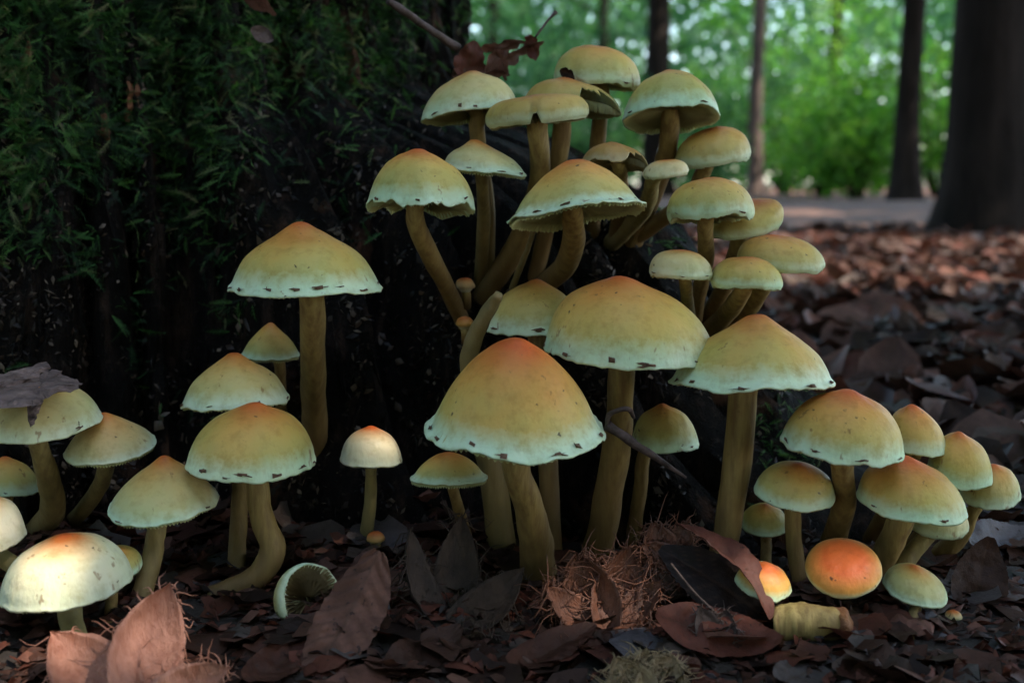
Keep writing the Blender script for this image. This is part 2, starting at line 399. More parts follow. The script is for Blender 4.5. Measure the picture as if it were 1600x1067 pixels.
# ------------------------------------------------------------------ mushrooms
PROF = {
 'umbo': [(0, 1), (.09, .98), (.20, .905), (.38, .77), (.58, .625), (.77, .44), (.89, .22), (.945, .08), (1, 0)],
 'bell': [(0, 1), (.13, .975), (.30, .875), (.48, .73), (.65, .53), (.77, .34), (.855, .17), (.92, .06), (1, 0)],
 'dome': [(0, 1), (.10, .98), (.24, .91), (.44, .815), (.65, .68), (.82, .47), (.925, .23), (.96, .08), (.985, 0)],
 'bun':  [(0, 1), (.2, .985), (.42, .94), (.63, .845), (.82, .67), (.94, .45), (.995, .22), (.99, .08), (.95, 0)],
 'plate': [(0, 1), (.25, .985), (.5, .94), (.7, .87), (.86, .74), (.97, .5), (1.0, .28), (.98, .1), (.93, 0)],
 'cone': [(0, 1), (.08, .975), (.22, .86), (.42, .69), (.62, .50), (.8, .29), (.92, .11), (.965, .03), (1, 0)]}
GROUP = 'pale yellow mushrooms growing in a tuft on the stump'
MUSH = {}
def cap_geo(W, H, prof, seed, wav, split=None, tear=None):
    r = random.Random(seed); NA, NP = 84, 26
    P = crom(PROF[prof], NP)
    V, T = [], []
    o = r.uniform(0, 50)
    def mods(a):
        ca, sa = math.cos(a), math.sin(a)
        m = 1 + wav*(.7*N3(ca*1.1+o, sa*1.1, 0)+.42*N3(ca*3+o, sa*3, 4)+.20*N3(ca*9+o, sa*9, 8)+.16*N3(ca*24+o, sa*24, 8))
        dz = wav*H*(1.1*N3(ca*1.4, sa*1.4+o, 2)+.7*N3(ca*4, sa*4+o, 6)+.34*N3(ca*12, sa*12+o, 6)+.26*N3(ca*27, sa*27+o, 6))
        return m, dz
    def cut(a):
        k = 0
        if split is not None:
            d = (math.degrees(a)-split[0]+180) % 360-180; k = max(k, max(0, 1-abs(d)/split[1])*split[2])
        if tear is not None:
            d = (math.degrees(a)-tear[0]+180) % 360-180
            if abs(d) < tear[1]: k = max(k, tear[2]*min(1, (1-abs(d)/tear[1])*3)*(1+.35*N3(a*7, o, 1)+.2*N3(a*19, o, 1)))
        return min(.8, k)
    ang = [2*math.pi*j/NA for j in range(NA)]
    MD = [mods(a) for a in ang]; CT = [cut(a) for a in ang]
    for i in range(NP):
        for j, a in enumerate(ang):
            t = i/(NP-1)*(1-CT[j]); q = t*(NP-1); i0 = min(int(q), NP-2); f = q-i0
            rr, zz = P[i0]*(1-f)+P[i0+1]*f
            m, dz = MD[j]; tt = t
            k = tt**2.5
            rad = rr*W*(1+(m-1)*k); z = zz*H+dz*k
            z += (.03*H*N3(math.cos(a)*rr*2.3+o, math.sin(a)*rr*2.3, 3.3)+.012*H*N3(math.cos(a)*rr*6+o, math.sin(a)*rr*6, 1.3))
            V.append((rad*math.cos(a), rad*math.sin(a), z)); T.append(tt)
    lip = .0009
    # lip and inner shell
    rows = [(1.0, -lip*.5, .992), (.955, lip*.3, .975), (.8, .16*H, .9), (.55, .32*H, .8), (.12, .42*H, .7)]
    base = (NP-1)*NA
    for (fr, z, tval) in rows:
        for j, a in enumerate(ang):
            x, y, zr = V[base+j]
            V.append((x*fr*(1 if fr < 1 else .995), y*fr*(1 if fr < 1 else .995), (zr if fr > .9 else zr*fr)+z)); T.append(tval)
    n = NP+len(rows)
    Fc = [(i*NA+j, (i+1)*NA+j, (i+1)*NA+(j+1) % NA, i*NA+(j+1) % NA) for i in range(n-1) for j in range(NA)]
    return np.array(V), Fc, T, P, MD, CT
def gill_geo(W, H, P, MD, CT, seed, NG=92):
    r = random.Random(seed); V, T, Fc = [], [], []
    rim = P[-1][0]; K = 7
    im = int(np.argmax(P[:, 0])); pr, pz = P[:im+1, 0], P[:im+1, 1]
    for j in range(NG*2):
        a = 2*math.pi*j/(NG*2)*1.0; q = j/(NG*2)*len(MD); j0 = int(q) % len(MD); m, dz = MD[j0]; c = CT[j0]
        lo = j % 2 == 0; a += r.uniform(-.25, .25)*math.pi/NG
        short = .25 if (j//2) % 2 else 0
        for i in range(K):
            u = i/(K-1); rr = rim*(.965-c*.5)*(1-u*.86)
            k = (rr/rim)**2.5
            zc = float(np.interp(rr, pr, pz))*H-.0011
            zhi = min(zc, H*(.40*(1-(rr/rim)**2)+.03))
            zlo = min(zhi-.0004, H*(.02+.16*(1-rr/rim)) - .0012*u*(1-u)*3)
            z = (zlo if lo and not (short and u > .6) else zhi) + dz*k
            if lo and i == 0: z = min(zhi, 0)-.0007+dz*k
            rad = rr*W*(1+(m-1)*k)
            V.append((rad*math.cos(a), rad*math.sin(a), z)); T.append(1-u)
    n2 = NG*2
    Fc = [(j*K+i, j*K+i+1, ((j+1) % n2)*K+i+1, ((j+1) % n2)*K+i) for j in range(n2) for i in range(K-1)]
    return np.array(V), Fc, T
SEED = [100]
def mushroom(key, label, L, R, A, B, Y, prof='dome', stem=None, orange=.5, pale=0.0, brown=0.0, wav=.06, veil=0, split=None, tear=None, baseY=None, axis=None, name='mushroom', elev=None, sbrown=None, W=None):
    SEED[0] += 1; seed = SEED[0]; rg = random.Random(seed)
    c_px = ((L[0]+R[0])/2, (L[1]+R[1])/2); w_px = math.hypot(R[0]-L[0], R[1]-L[1])/2
    roll = math.atan2(-(R[1]-L[1]), R[0]-L[0])
    e = max(-.95, min(.95, (B-c_px[1])/w_px)); phi = math.asin(e) if elev is None else math.radians(elev)
    d = ray(*c_px); C = at(*c_px, Y); s = (C-CAM).length/F_PX*math.hypot(1, 0) 
    s = Y/F_PX/ d.y * (d.y)                            # metres per pixel in the plane of the cap
    right = d.cross(Vector((0, 0, 1))).normalized(); up = right.cross(d).normalized()
    r2 = right*math.cos(roll)+up*math.sin(roll); u2 = up*math.cos(roll)-right*math.sin(roll)
    ax = (u2*math.cos(phi)-d*math.sin(phi)).normalized(); back = ax.cross(r2).normalized()   # back points away from the camera
    Wm = w_px*s; 
    hp = (c_px[1]-A[1])*math.cos(roll) + (A[0]-c_px[0])*math.sin(roll)*-1
    H = max(.004, hp*s/max(.35, math.cos(phi)))
    shear = ((A[0]-c_px[0])*math.cos(roll) - (A[1]-c_px[1])*math.sin(roll)*1.0)*s
    shear = max(-.35*Wm, min(.35*Wm, shear))
    V, Fc, T, P, MD, CT = cap_geo(Wm, H, prof, seed, wav, split, tear)
    def place(Vl):
        Vl = np.asarray(Vl); z = Vl[:, 2]/H; sh = shear*np.clip(z, -.1, 1)**1.5 if False else shear*np.sign(z)*np.abs(np.clip(z, -.1, 1))**1.4
        X = Vl[:, 0]+sh
        return np.array(C)+X[:, None]*np.array(r2)+Vl[:, 1][:, None]*np.array(back)+Vl[:, 2][:, None]*np.array(ax)
    # stem path in world space
    path = []
    if stem:
        bx, by = stem[-1][0], stem[-1][1]
        if baseY is None:
            h = hit(bx, by); bY = h[0].y if h else Y+.02
            bY = min(Y+.07, max(Y-.02, bY))
        else: bY = baseY
        tot = 0; ds = [0]; prev = c_px
        for q in stem: tot += math.hypot(q[0]-prev[0], q[1]-prev[1]); ds.append(tot); prev = q
        top = C+ax*(.34*H)
        path.append((*top, stem[0][2]*s*1.06))
        for q, dd in zip(stem, ds[1:]):
            yy = Y+(bY-Y)*(dd/tot)**1.3; p = at(q[0], q[1], yy); path.append((*p, q[2]*yy/F_PX))
        p1 = Vector(path[-1][:3]); p0 = Vector(path[-2][:3]); ext = p1+(p1-p0).normalized()*.006
        path.append((*ext, path[-1][3]*1.05)); base = p1
    else: base = C-ax*(.02*H)
    root = empty(name, base); tag(root, label, 'mushroom', GROUP)
    def props(o, br=brown):
        o['orange'] = float(orange); o['pale'] = float(pale); o['brown'] = float(br); return o
    cap = props(mesh('cap', place(V), Fc, CAPM, root, {'cap_t': T}, origin=base))
    GV, GF, GT = gill_geo(Wm, H, P, MD, CT, seed)
    props(mesh('gills', place(GV), GF, GILL, root, {'cap_t': GT}, origin=base, smooth_=False))
    if path:
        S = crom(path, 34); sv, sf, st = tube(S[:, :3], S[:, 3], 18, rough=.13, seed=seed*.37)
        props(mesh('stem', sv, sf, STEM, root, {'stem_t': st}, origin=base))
    # scraps of veil caught near the rim
    NA = 84
    for k in range(veil):
        a = math.radians(180+ (k+.5)/veil*180 + rg.uniform(-9, 9)); t0 = rg.uniform(.86, .96); wsc = rg.uniform(.04, .12); hsc = rg.uniform(.022, .05)
        pv = []; nn = 13
        def surf(a_, t_):
            q = t_*(25); i0 = min(int(q), 24); f = q-i0; j = int((a_ % (2*math.pi))/(2*math.pi)*NA) % NA
            return V[i0*NA+j]*(1-f)+V[(i0+1)*NA+j]*f
        cen = surf(a, t0)
        out = np.array([cen[0], cen[1], .35*Wm]); out = out/np.linalg.norm(out)
        pv.append(cen+out*rg.uniform(.0006, .0012))
        for i in range(nn):
            b = 2*math.pi*i/nn; rr = rg.uniform(.3, 1.35)
            pv.append(surf(a+math.cos(b)*wsc*rr, min(.995, t0+math.sin(b)*hsc*rr))+out*.00035)
        mesh('veil_fragment', place(np.array(pv)), [(0, 1+i, 1+(i+1) % nn) for i in range(nn)], VEIL, cap, origin=base, smooth_=False)
    MUSH[key] = (root, C, ax, r2, back, Wm, H)
    return root

M = mushroom
M('big', 'large bell-shaped cap with orange crown and torn mint rim, stem leaning left', (660, 664), (950, 672), (803, 531), 716, .36, 'bell', [(806, 722, 22), (826, 790, 24), (838, 850, 27), (842, 905, 30)], .72, veil=7, wav=.07)
M('second', 'broad domed cap with peach crown, twig resting against its tall stem', (846, 540), (1122, 558), (968, 432), 574, .385, 'dome', [(972, 576, 21), (966, 680, 22), (950, 780, 23), (930, 880, 25)], .62, veil=6, wav=.06)
M('third', 'broad cap with pointed tan crown, long slanting stem above a curled brown leaf', (1045, 602), (1303, 596), (1178, 489), 608, .375, 'umbo', [(1162, 610, 23), (1150, 740, 23), (1132, 850, 22), (1122, 905, 23)], .66, veil=5, wav=.06)
M('tall', 'tall mushroom standing alone against the stump, straight stem, ragged rim', (358, 450), (598, 452), (473, 346), 460, .40, 'umbo', [(487, 462, 20), (489, 560, 20), (491, 640, 20), (492, 690, 21)], .6, veil=8, wav=.05)
M('behind', 'cap half hidden behind the bent capless stem, brown scraps on rim', (757, 512), (912, 518), (838, 437), 524, .412, 'dome', [(840, 530, 15), (852, 640, 16), (857, 740, 16), (862, 862, 17)], .5, veil=3)
M('folded', 'bulging ochre cap with folded left edge on a curved stem', (577, 320), (748, 330), (655, 233), 319, .405, 'dome', [(648, 334, 14), (664, 385, 15), (694, 440, 14), (722, 503, 12)], .55, wav=.13, veil=3, split=(200, 16, .16))
M('grey', 'pale greyish cap with small rusty nipple, under a wider cap beside the stump', (690, 262), (822, 274), (743, 220), 268, .425, 'umbo', [(752, 272, 10), (756, 340, 10), (750, 440, 10)], .38, pale=.3, veil=4)
M('leafy', 'pale cap tilted up at its right, withered leaf standing behind it', (658, 190), (812, 172), (737, 114), 171, .44, 'dome', [(747, 178, 13), (746, 215, 12), (765, 330, 9), (762, 440, 9)], .42, pale=.25, veil=6, wav=.05)
M('split', 'flat tan cap with thick rolled edge and a notch split in front', (760, 200), (920, 184), (838, 150), 190, .425, 'plate', [(840, 200, 16), (842, 285, 16), (815, 370, 17), (764, 452, 18)], .5, brown=.30, split=(268, 7, .42), wav=.06)
M('gilly', 'wide olive cap with upturned fringed rim showing yellow gills', (793, 352), (1010, 320), (895, 250), 322, .40, 'bell', [(894, 330, 17), (896, 380, 18), (880, 420, 17), (846, 446, 16)], .42, veil=5, wav=.07)
M('torn', 'tan cap with a ragged bite torn from its right side', (815, 170), (974, 180), (882, 122), 168, .447, 'dome', [(880, 185, 14), (876, 225, 14), (866, 290, 13), (840, 420, 13)], .55, brown=.3, tear=(312, 40, .42), wav=.08)
M('topmost', 'highest mushroom of the tuft, dull olive dome with a scrap on it', (866, 128), (999, 140), (933, 75), 130, .462, 'bun', [(940, 150, 12), (936, 200, 12), (932, 260, 13), (925, 360, 13)], .42, wav=.07, veil=2)
M('peaked', 'olive cap with pinkish peak and deep hood, thick brown stem with a ring line', (974, 190), (1124, 182), (1046, 111), 164, .45, 'dome', [(1048, 175, 14), (1045, 220, 15), (1034, 265, 16), (990, 372, 16)], .5, wav=.06, veil=2)
M('rightbun', 'rounded tan cap jutting right below the peaked olive cap', (1056, 262), (1172, 246), (1114, 201), 258, .452, 'bun', [(1100, 266, 12), (1078, 308, 13), (1040, 338, 13), (992, 372, 13)], .42, brown=.12, wav=.05)
M('droop', 'small drooping brown cap behind the wide fringed cap', (910, 255), (1014, 262), (958, 223), 250, .425, 'dome', [(968, 262, 12), (970, 310, 12), (962, 375, 13)], .6, brown=.75, wav=.14, tear=(320, 35, .35))
M('saucer', 'tiny pale saucer-like cap on a curved brown stem', (1005, 277), (1076, 270), (1040, 250), 277, .42, 'bun', [(1020, 282, 11), (1012, 318, 13), (984, 352, 14), (958, 378, 14)], .25, pale=.5, wav=.08)
M('hood', 'olive hooded cap with scalloped rim above the stacked right caps', (1043, 345), (1178, 338), (1106, 279), 336, .405, 'bun', [(1102, 345, 13), (1103, 400, 13), (1094, 450, 12), (1084, 505, 12)], .48, wav=.10, veil=2)
M('ochrebehind', 'smooth ochre cap tucked behind the olive hooded cap', (1098, 364), (1221, 350), (1178, 314), 372, .425, 'bun', [(1155, 376, 14), (1140, 430, 14), (1105, 500, 14)], .5, brown=.15, wav=.05)
M('lowpale', 'small pale domed cap beside the slim stem of the hooded cap', (1014, 430), (1113, 434), (1062, 390), 434, .395, 'bun', [(1071, 440, 10), (1074, 475, 10), (1080, 515, 10)], .38, pale=.35, wav=.07, veil=3)
M('cushion', 'cushion-shaped olive cap on a thick tan stem, above the pointed tan cap', (1111, 447), (1222, 451), (1165, 401), 450, .395, 'bun', [(1160, 455, 14), (1140, 485, 15), (1105, 520, 15)], .45, wav=.07)
M('farright', 'smooth elongated olive cap reaching right over the leaf litter', (1153, 412), (1288, 420), (1212, 368), 424, .412, 'bun', [(1196, 440, 14), (1170, 480, 15), (1112, 525, 15)], .4, wav=.05, brown=.08)
M('button', 'little cream cap with bright orange tip on a thin dark stem', (530, 716), (630, 720), (580, 664), 730, .395, 'dome', [(580, 732, 9), (578, 790, 10), (570, 845, 11)], .7, pale=.75, wav=.03)
M('undercap', 'small green-grey cap sheltering under the largest bell-shaped cap', (638, 746), (764, 744), (700, 705), 757, .385, 'bell', [(706, 758, 9), (718, 800, 9), (732, 850, 10)], .3, wav=.05)
M('dusky', 'dim olive cap in shadow with a dark twig lying across its stem', (985, 694), (1094, 693), (1035, 629), 706, .405, 'dome', [(1008, 708, 11), (1001, 760, 11), (990, 832, 12)], .4, wav=.05, veil=2)
M('rusty', 'rust-topped dome, biggest of the low cluster at the right root', (1218, 688), (1413, 708), (1326, 607), 723, .36, 'dome', [(1316, 726, 18), (1320, 780, 18), (1304, 840, 20), (1296, 880, 22)], .75, veil=4, wav=.06)
M('rustybehind', 'pinkish-crowned cap peeping out behind the rust-topped dome', (1384, 688), (1478, 700), (1412, 630), 710, .385, 'dome', [(1424, 716, 14), (1400, 770, 14), (1362, 842, 15)], .6, wav=.05)
M('shiny', 'flattish olive cap with yellow sheen on a slender glowing stem', (1176, 764), (1306, 774), (1248, 722), 797, .37, 'dome', [(1239, 800, 13), (1242, 860, 13), (1252, 915, 14)], .45, wav=.04)
M('gold', 'golden-brown cap under the rust-topped dome with dark red crown', (1337, 776), (1511, 798), (1412, 712), 814, .365, 'dome', [(1404, 820, 21), (1386, 860, 21), (1352, 905, 22)], .78, wav=.05, veil=2)
M('thirdback', 'green-yellow cap leaning right behind the golden-brown cap', (1448, 732), (1551, 746), (1496, 675), 762, .385, 'dome', [(1480, 768, 14), (1450, 820, 14), (1410, 880, 15)], .5, wav=.05)
M('last', 'outermost small cap of the low cluster, pale stem over grey leaf', (1500, 774), (1594, 770), (1550, 725), 796, .392, 'dome', [(1520, 800, 11), (1498, 840, 15), (1455, 875, 16)], .45, wav=.05, pale=.1)
M('collar', 'pale mint cap squeezed beneath the golden-brown cap', (1424, 822), (1512, 826), (1470, 788), 842, .378, 'bun', [(1440, 846, 14), (1412, 880, 15), (1385, 915, 15)], .2, pale=.35, wav=.05)
M('shade', 'tiny dull cap between the long slanting stem and the slender glowing stem', (1155, 816), (1232, 820), (1196, 788), 838, .392, 'dome', [(1197, 840, 9), (1197, 870, 9), (1196, 900, 9)], .3, wav=.04)
M('rustball', 'round tawny cap with wrinkled scarlet-orange crown, nodding to the front', (1257, 890), (1378, 892), (1317, 868), 932, .35, 'bun', None, 1.1, brown=.12, wav=.04, elev=48)
M('nodding', 'small pale cap near the ground with tan top, tilted right', (1378, 908), (1481, 934), (1428, 884), 944, .355, 'dome', [(1432, 940, 9), (1428, 960, 9), (1424, 985, 9)], .38, pale=.2, wav=.04)
M('bark', 'pale cap bearing a flake of bark, stem swollen and bent below', (-46, 668), (157, 652), (52, 598), 690, .38, 'dome', [(60, 692, 15), (76, 750, 18), (82, 800, 20), (52, 834, 19)], .35, pale=.25, wav=.07, veil=2)
M('pinkpeak', 'pale cap with pinkish peak leaning left on a slanting stem', (101, 706), (243, 690), (163, 644), 723, .39, 'cone', [(166, 727, 13), (150, 770, 13), (112, 816, 13)], .38, pale=.35, wav=.05)
M('dirty', 'cream conical cap with dark crumbs on its orange tip', (169, 792), (342, 778), (258, 712), 818, .37, 'cone', [(246, 820, 15), (238, 870, 16), (220, 935, 17)], .42, pale=.3, wav=.05, veil=2)
M('knee', 'plump orange-crowned cap with stem bent like a knee at the base', (290, 722), (497, 722), (400, 628), 750, .37, 'dome', [(402, 754, 18), (410, 810, 19), (426, 858, 21), (402, 902, 21), (360, 922, 20)], .6, veil=7, wav=.05)
M('nipple', 'mint cap with rust-coloured nipple just above the plump orange-crowned cap', (284, 630), (454, 622), (366, 550), 637, .392, 'umbo', [(374, 646, 14), (376, 755, 14), (372, 830, 14), (370, 895, 15)], .46, pale=.15, veil=4, wav=.07)
M('dark', 'dim brown-green cap in deep shade behind the tall straight stem', (378, 552), (468, 554), (424, 503), 562, .43, 'cone', [(436, 564, 9), (438, 600, 9), (440, 645, 9)], .3, wav=.04, brown=.2)
M('edge', 'yellowish cap mostly hidden behind the bent swollen stem', (-40, 758), (62, 768), (10, 712), 775, .408, 'dome', [(10, 778, 11), (8, 810, 11), (4, 850, 11)], .4, wav=.05)
M('pinkedge', 'pinkish-white cap with sunlit top, crowding the bright cream cap', (-66, 850), (41, 832), (-12, 772), 862, .35, 'dome', [(-4, 864, 14), (30, 890, 14), (50, 930, 14)], .5, pale=.9, wav=.05)
M('bright', 'bright cream cap with orange crown close above the pink beech husk', (0, 926), (210, 902), (104, 832), 950, .335, 'dome', [(110, 958, 19), (118, 1000, 20), (124, 1040, 21)], .55, pale=.85, wav=.04)
M('peeking', 'small grey-green cap peeking out behind the bright cream cap', (140, 884), (224, 880), (186, 858), 905, .36, 'dome', [(176, 912, 10), (173, 950, 10), (170, 990, 10)], .3, wav=.04)
M('sunk', 'dull ochre cap sunk in shadow beneath the bright cream cap', (-46, 982), (118, 984), (36, 950), 1004, .345, 'bun', None, .4, brown=.45, wav=.05)

# capless bent stem
def stem_only(name, label, pts, Y0, Y1, mat=STEM, cat='mushroom stem', pale=.4):
    n = len(pts); P = []
    for i, q in enumerate(pts):
        Y = Y0+(Y1-Y0)*i/(n-1); P.append((*at(q[0], q[1], Y), q[2]*Y/F_PX))
    S = crom(P, 40); v, f, t = tube(S[:, :3], S[:, 3], 16, rough=.22, seed=len(pts)*1.7)
    o = mesh(name, v, f, mat, None, {'stem_t': [1-.5*a for a in t]}, origin=tuple(P[-1][:3])); o['pale'] = pale
    return tag(o, label, cat)
b1 = hit(785, 880); stem_only('broken_mushroom_stalk', 'bent broken stem without a cap behind the largest bell-shaped cap', [(779, 460, 7), (768, 478, 11), (750, 508, 13), (737, 540, 13.5), (732, 580, 14), (745, 650, 18), (768, 740, 21), (784, 860, 24), (787, 895, 25)], .385, .41)
stem_only('thin_mushroom_stalk', 'thin pale stem rising beside the leaning stem of the split flat cap', [(836, 352, 4), (826, 385, 4), (812, 420, 5), (800, 450, 5)], .42, .45)

# tiny buttons, fallen caps
def button(name, label, px, py, rpx, Y, col, squash=.8, cat='mushroom'):
    p = at(px, py, Y); R = rpx*Y/F_PX; V, Fc = [], []
    n, m = 14, 20
    for i in range(n+1):
        ph = math.pi*i/n
        for j in range(m):
            a = 2*math.pi*j/m; rr = R*(1+.12*N3(math.cos(a)*1.5+px, math.sin(a)*1.5, ph*1.5)); pr = math.sin(ph)
            if ph > 2: pr *= .8
            V.append((p.x+rr*pr*math.cos(a), p.y+rr*pr*math.sin(a), p.z+rr*squash*math.cos(ph)))
    Fc = [(i*m+j, (i+1)*m+j, (i+1)*m+(j+1) % m, i*m+(j+1) % m) for i in range(n) for j in range(m)]
    root = empty(name, (p.x, p.y, p.z-R)); tag(root, label, cat, GROUP)
    c = mesh('cap', V, Fc, CAPM, root, {'cap_t': [min(1, i/n*1.2) for i in range(n+1) for j in range(m)]}, origin=(p.x, p.y, p.z-R))
    c['orange'] = col[0]; c['pale'] = col[1]; c['brown'] = col[2]
    sv, sf, st = tube([(p.x, p.y, p.z-R*.3), (p.x+R*.1, p.y+R*.2, p.z-R*1.2), (p.x+R*.1, p.y+R*.6, p.z-R*2.4)], R*.5, 10)
    s = mesh('stem', sv, sf, STEM, root, {'stem_t': st}, origin=(p.x, p.y, p.z-R)); s['pale'] = 0.
button('button_mushroom', 'tiny rusty button mushroom at foot of the thin dark stem', 587, 841, 15, .395, (.9, .1, .35))
button('button_mushroom', 'tiny pinkish button beside the small pale tilted cap', 1489, 963, 14, .35, (.6, .5, .2))
button('button_mushroom', 'tiny white button under the rusty button at stump foot', 580, 872, 9, .385, (.2, .5, .45))
button('button_mushroom', 'brown button at the foot of the curved stem below folded ochre cap', 726, 505, 14, .415, (.9, 0., .6))
button('button_mushroom', 'pale crumpled button between curved stem and leaning stem', 727, 446, 15, .44, (.6, .5, .35))

def lying_cap(label, cx, cy, Wpx, Hpx, Y, axdir, prof, orange, pale, brown, seed, split=None):
    C = at(cx, cy, Y); s = Y/F_PX; ax = Vector(axdir).normalized(); r2 = ax.cross(Vector((.3, .2, 1))).normalized(); bk = ax.cross(r2)
    W, H = Wpx*s, Hpx*s
    V, Fc, T, P, MD, CT = cap_geo(W, H, prof, seed, .07, split); GV, GF, GT = gill_geo(W, H, P, MD, CT, seed, 44)
    B = np.array([r2, bk, ax])
    root = empty('toppled_mushroom', C); tag(root, label, 'mushroom cap')
    for nm, vv, ff, tt, mt in (('cap', V, Fc, T, CAPM), ('gills', GV, GF, GT, GILL)):
        o = mesh(nm, np.array(C)+vv@B, ff, mt, root, {'cap_t': tt}, origin=C, smooth_=nm == 'cap'); o['orange'] = orange; o['pale'] = pale; o['brown'] = brown if nm == 'cap' else .8
lying_cap('fallen olive cap lying on its side, hollow gills facing the striped leaf', 488, 936, 60, 56, .350, (-.72, .62, -.30), 'bun', .35, .25, .12, 901)
lying_cap('broken orange cap with a crack lying behind curled brown leaf', 1192, 912, 46, 36, .345, (.15, -.25, .95), 'dome', 1.0, 0., .15, 902, (300, 12, .6))

# broken stem lying on the litter
def lying_stem():
    P = [(*at(1212, 972, .340), 30*.34/F_PX), (*at(1250, 972, .338), 31*.34/F_PX), (*at(1290, 975, .337), 29*.34/F_PX), (*at(1316, 978, .338), 24*.34/F_PX)]
    S = crom(P, 24); v, f, t = tube(S[:, :3], S[:, 3], 20, rough=.18, seed=4)
    root = empty('fallen_mushroom_stalk', P[0][:3]); tag(root, 'broken yellow stem lying split beneath the broken orange cap', 'mushroom stem')
    o = mesh('stem', v, f, STEM, root, {'stem_t': [.15+.3*a for a in t]}, origin=P[0][:3]); o['pale'] = .2
    Q = S[-7:]; v, f, t = tube(Q[:, :3]+np.array([.0006, 0, 0]), Q[:, 3]*np.linspace(1.03, 1.12, 7), 20, rough=.30, seed=9)
    mesh('rusty_end', v, f, FLESH, root, origin=P[0][:3])
lying_stem()

# ------------------------------------------------------------------ dead leaves
def leaf_grid(L, W, nu, nv, seed, curl=.4, fold=.25, crumple=.08, vein=.012, ragged=0.0):
    r = random.Random(seed); V, A = [], []; o = r.uniform(0, 99)
    for i in range(nu+1):
        u = i/nu; wd = W*.5*math.sin(math.pi*min(1, u*.94+.03)**.85)**.8
        if ragged: wd *= 1-ragged*max(0, N3(u*6, o, 1))*1.6
        wd *= 1+.02*math.sin(u*nu*3.1)+.03*N3(u*14, o, 5)
        for j in range(nv+1):
            v = j/nv*2-1; x = wd*v; y = (u-.5)*L
            z = fold*abs(x) + crumple*L*(fbm(x/L*3+o, y/L*3, o, 3)) + vein*L*math.sin((u*9-abs(v)*1.2)*2*math.pi)*.35*min(1, abs(v)*3)
            ang = curl*(u-.5)*2
            Rb = L/max(.05, abs(curl)*2) if curl else 1e9
            if curl:
                y2 = math.sin(ang)*(Rb-z*np.sign(curl)*-0); z2 = (1-math.cos(ang))*Rb*np.sign(curl)
                y, z = y2, z+z2
            z += .35*curl*x*x/W
            V.append((x, y, z)); A.append(1.0 if abs(v) < .08 else (.8 if abs(math.sin((u*9-abs(v)*1.2)*math.pi)) < .16 else 0.0))
    Fc = np.array([(i*(nv+1)+j, i*(nv+1)+j+1, (i+1)*(nv+1)+j+1, (i+1)*(nv+1)+j) for i in range(nu) for j in range(nv)])
    return np.array(V), Fc, np.array(A)
rng = random.Random(21)
LEAFM = []; RAG = []
for k in range(14):
    rg_ = rng.choice([0, 0, .5, .9]); RAG.append(rg_)
    L = rng.uniform(.028, .048); V, Fc, A = leaf_grid(L, L*rng.uniform(.5, .68), 18, 10, 300+k, rng.uniform(-.5, .9), rng.uniform(.05, .4), rng.uniform(.05, .16), ragged=rg_)
    o = mesh('fallen_leaf', V, Fc, LITTER, attrs={'vein': A, 'leaf_r': np.zeros(len(V))}); LEAFM.append(o.data); bpy.data.objects.remove(o)
for k in range(6):                                  # broken scraps
    L = rng.uniform(.014, .026); V, Fc, A = leaf_grid(L, L*rng.uniform(.6, 1.1), 16, 10, 400+k, rng.uniform(-.7, 1.2), rng.uniform(.0, .5), .24, ragged=1.3)
    o = mesh('leaf_scrap', V, Fc, LITTER, attrs={'vein': A, 'leaf_r': np.zeros(len(V))}); LEAFM.append(o.data); bpy.data.objects.remove(o)
def in_stump(x, y, m=.012):
    th = math.atan2(y-SC[1], x-SC[0]); return math.hypot(x-SC[0], y-SC[1]) < stump_r(th, .01)+m
cand = []
for k in range(9000):
    Y = .27*math.exp(rng.random()**.75*math.log(15))
    x = rng.uniform(-.48, .52)*Y*1.0
    if in_stump(x, Y) or (Y < .36 and rng.random() < .45): continue
    cand.append((Y, x))
cand.sort()
near = [c for c in cand if (c[1] > .20*c[0] and .40 < c[0] < 1.1) or (c[0] <= .40 and rng.random() < .35)]
rng.shuffle(near); near = sorted(near[:290]); ns_ = set(near)
SPAN = [(.36, 'on bare ground in front of the mushrooms'), (.42, 'among the mushroom stems and husks at the stump foot'), (.55, 'just beside the low mushroom cluster'), (.8, 'on the litter a hand beyond the mushrooms'), (9, 'on the open litter towards the massive trunk')]
for (Y, x) in near:
    small = Y < .40 or rng.random() < .4
    me = LEAFM[14+rng.randrange(6)] if small else LEAFM[rng.randrange(14)]
    o = bpy.data.objects.new('fallen_leaf', me); COL.objects.link(o)
    sc = rng.uniform(.7, 1.15) if small else rng.uniform(.55, 1.0)
    tl = .14 if Y < .42 else .3
    o.location = (x, Y, ground_h(x, Y)+rng.uniform(.0, .002 if Y < .42 else .006)); o.rotation_euler = (rng.gauss(0, tl), rng.gauss(0, tl), rng.uniform(0, 6.28)); o.scale = (sc*(.8 if Y < .42 else 1),)*3
    tone, tname = rng.choice([(.02, 'dark brown'), (.62, 'dark brown'), (.25, 'dark brown'), (.45, 'reddish brown'), (.38, 'reddish brown'), (.80, 'light tan'), (.99, 'greyish')])
    o['plain'] = 1.0; o['tone'] = tone+rng.uniform(-.02, .0)
    mi = LEAFM.index(me); shp = 'torn scrap of leaf' if mi >= 14 else ('ragged dead leaf' if RAG[mi] else 'whole dead leaf')
    lab = tname+' '+shp+' '+next(l for m_, l in SPAN if Y < m_)
    tag(o, lab, 'leaf', 'fallen leaves '+next(l for m_, l in SPAN if Y < m_))
VV, FF, AA, VE, n = [], [], [], [], 0
LOW = [leaf_grid(L, L*.6, 6, 4, 500+i, c, .2, .12) for i, (L, c) in enumerate([(.05, .5), (.055, .2), (.045, .8), (.05, -.3), (.06, .4)])]
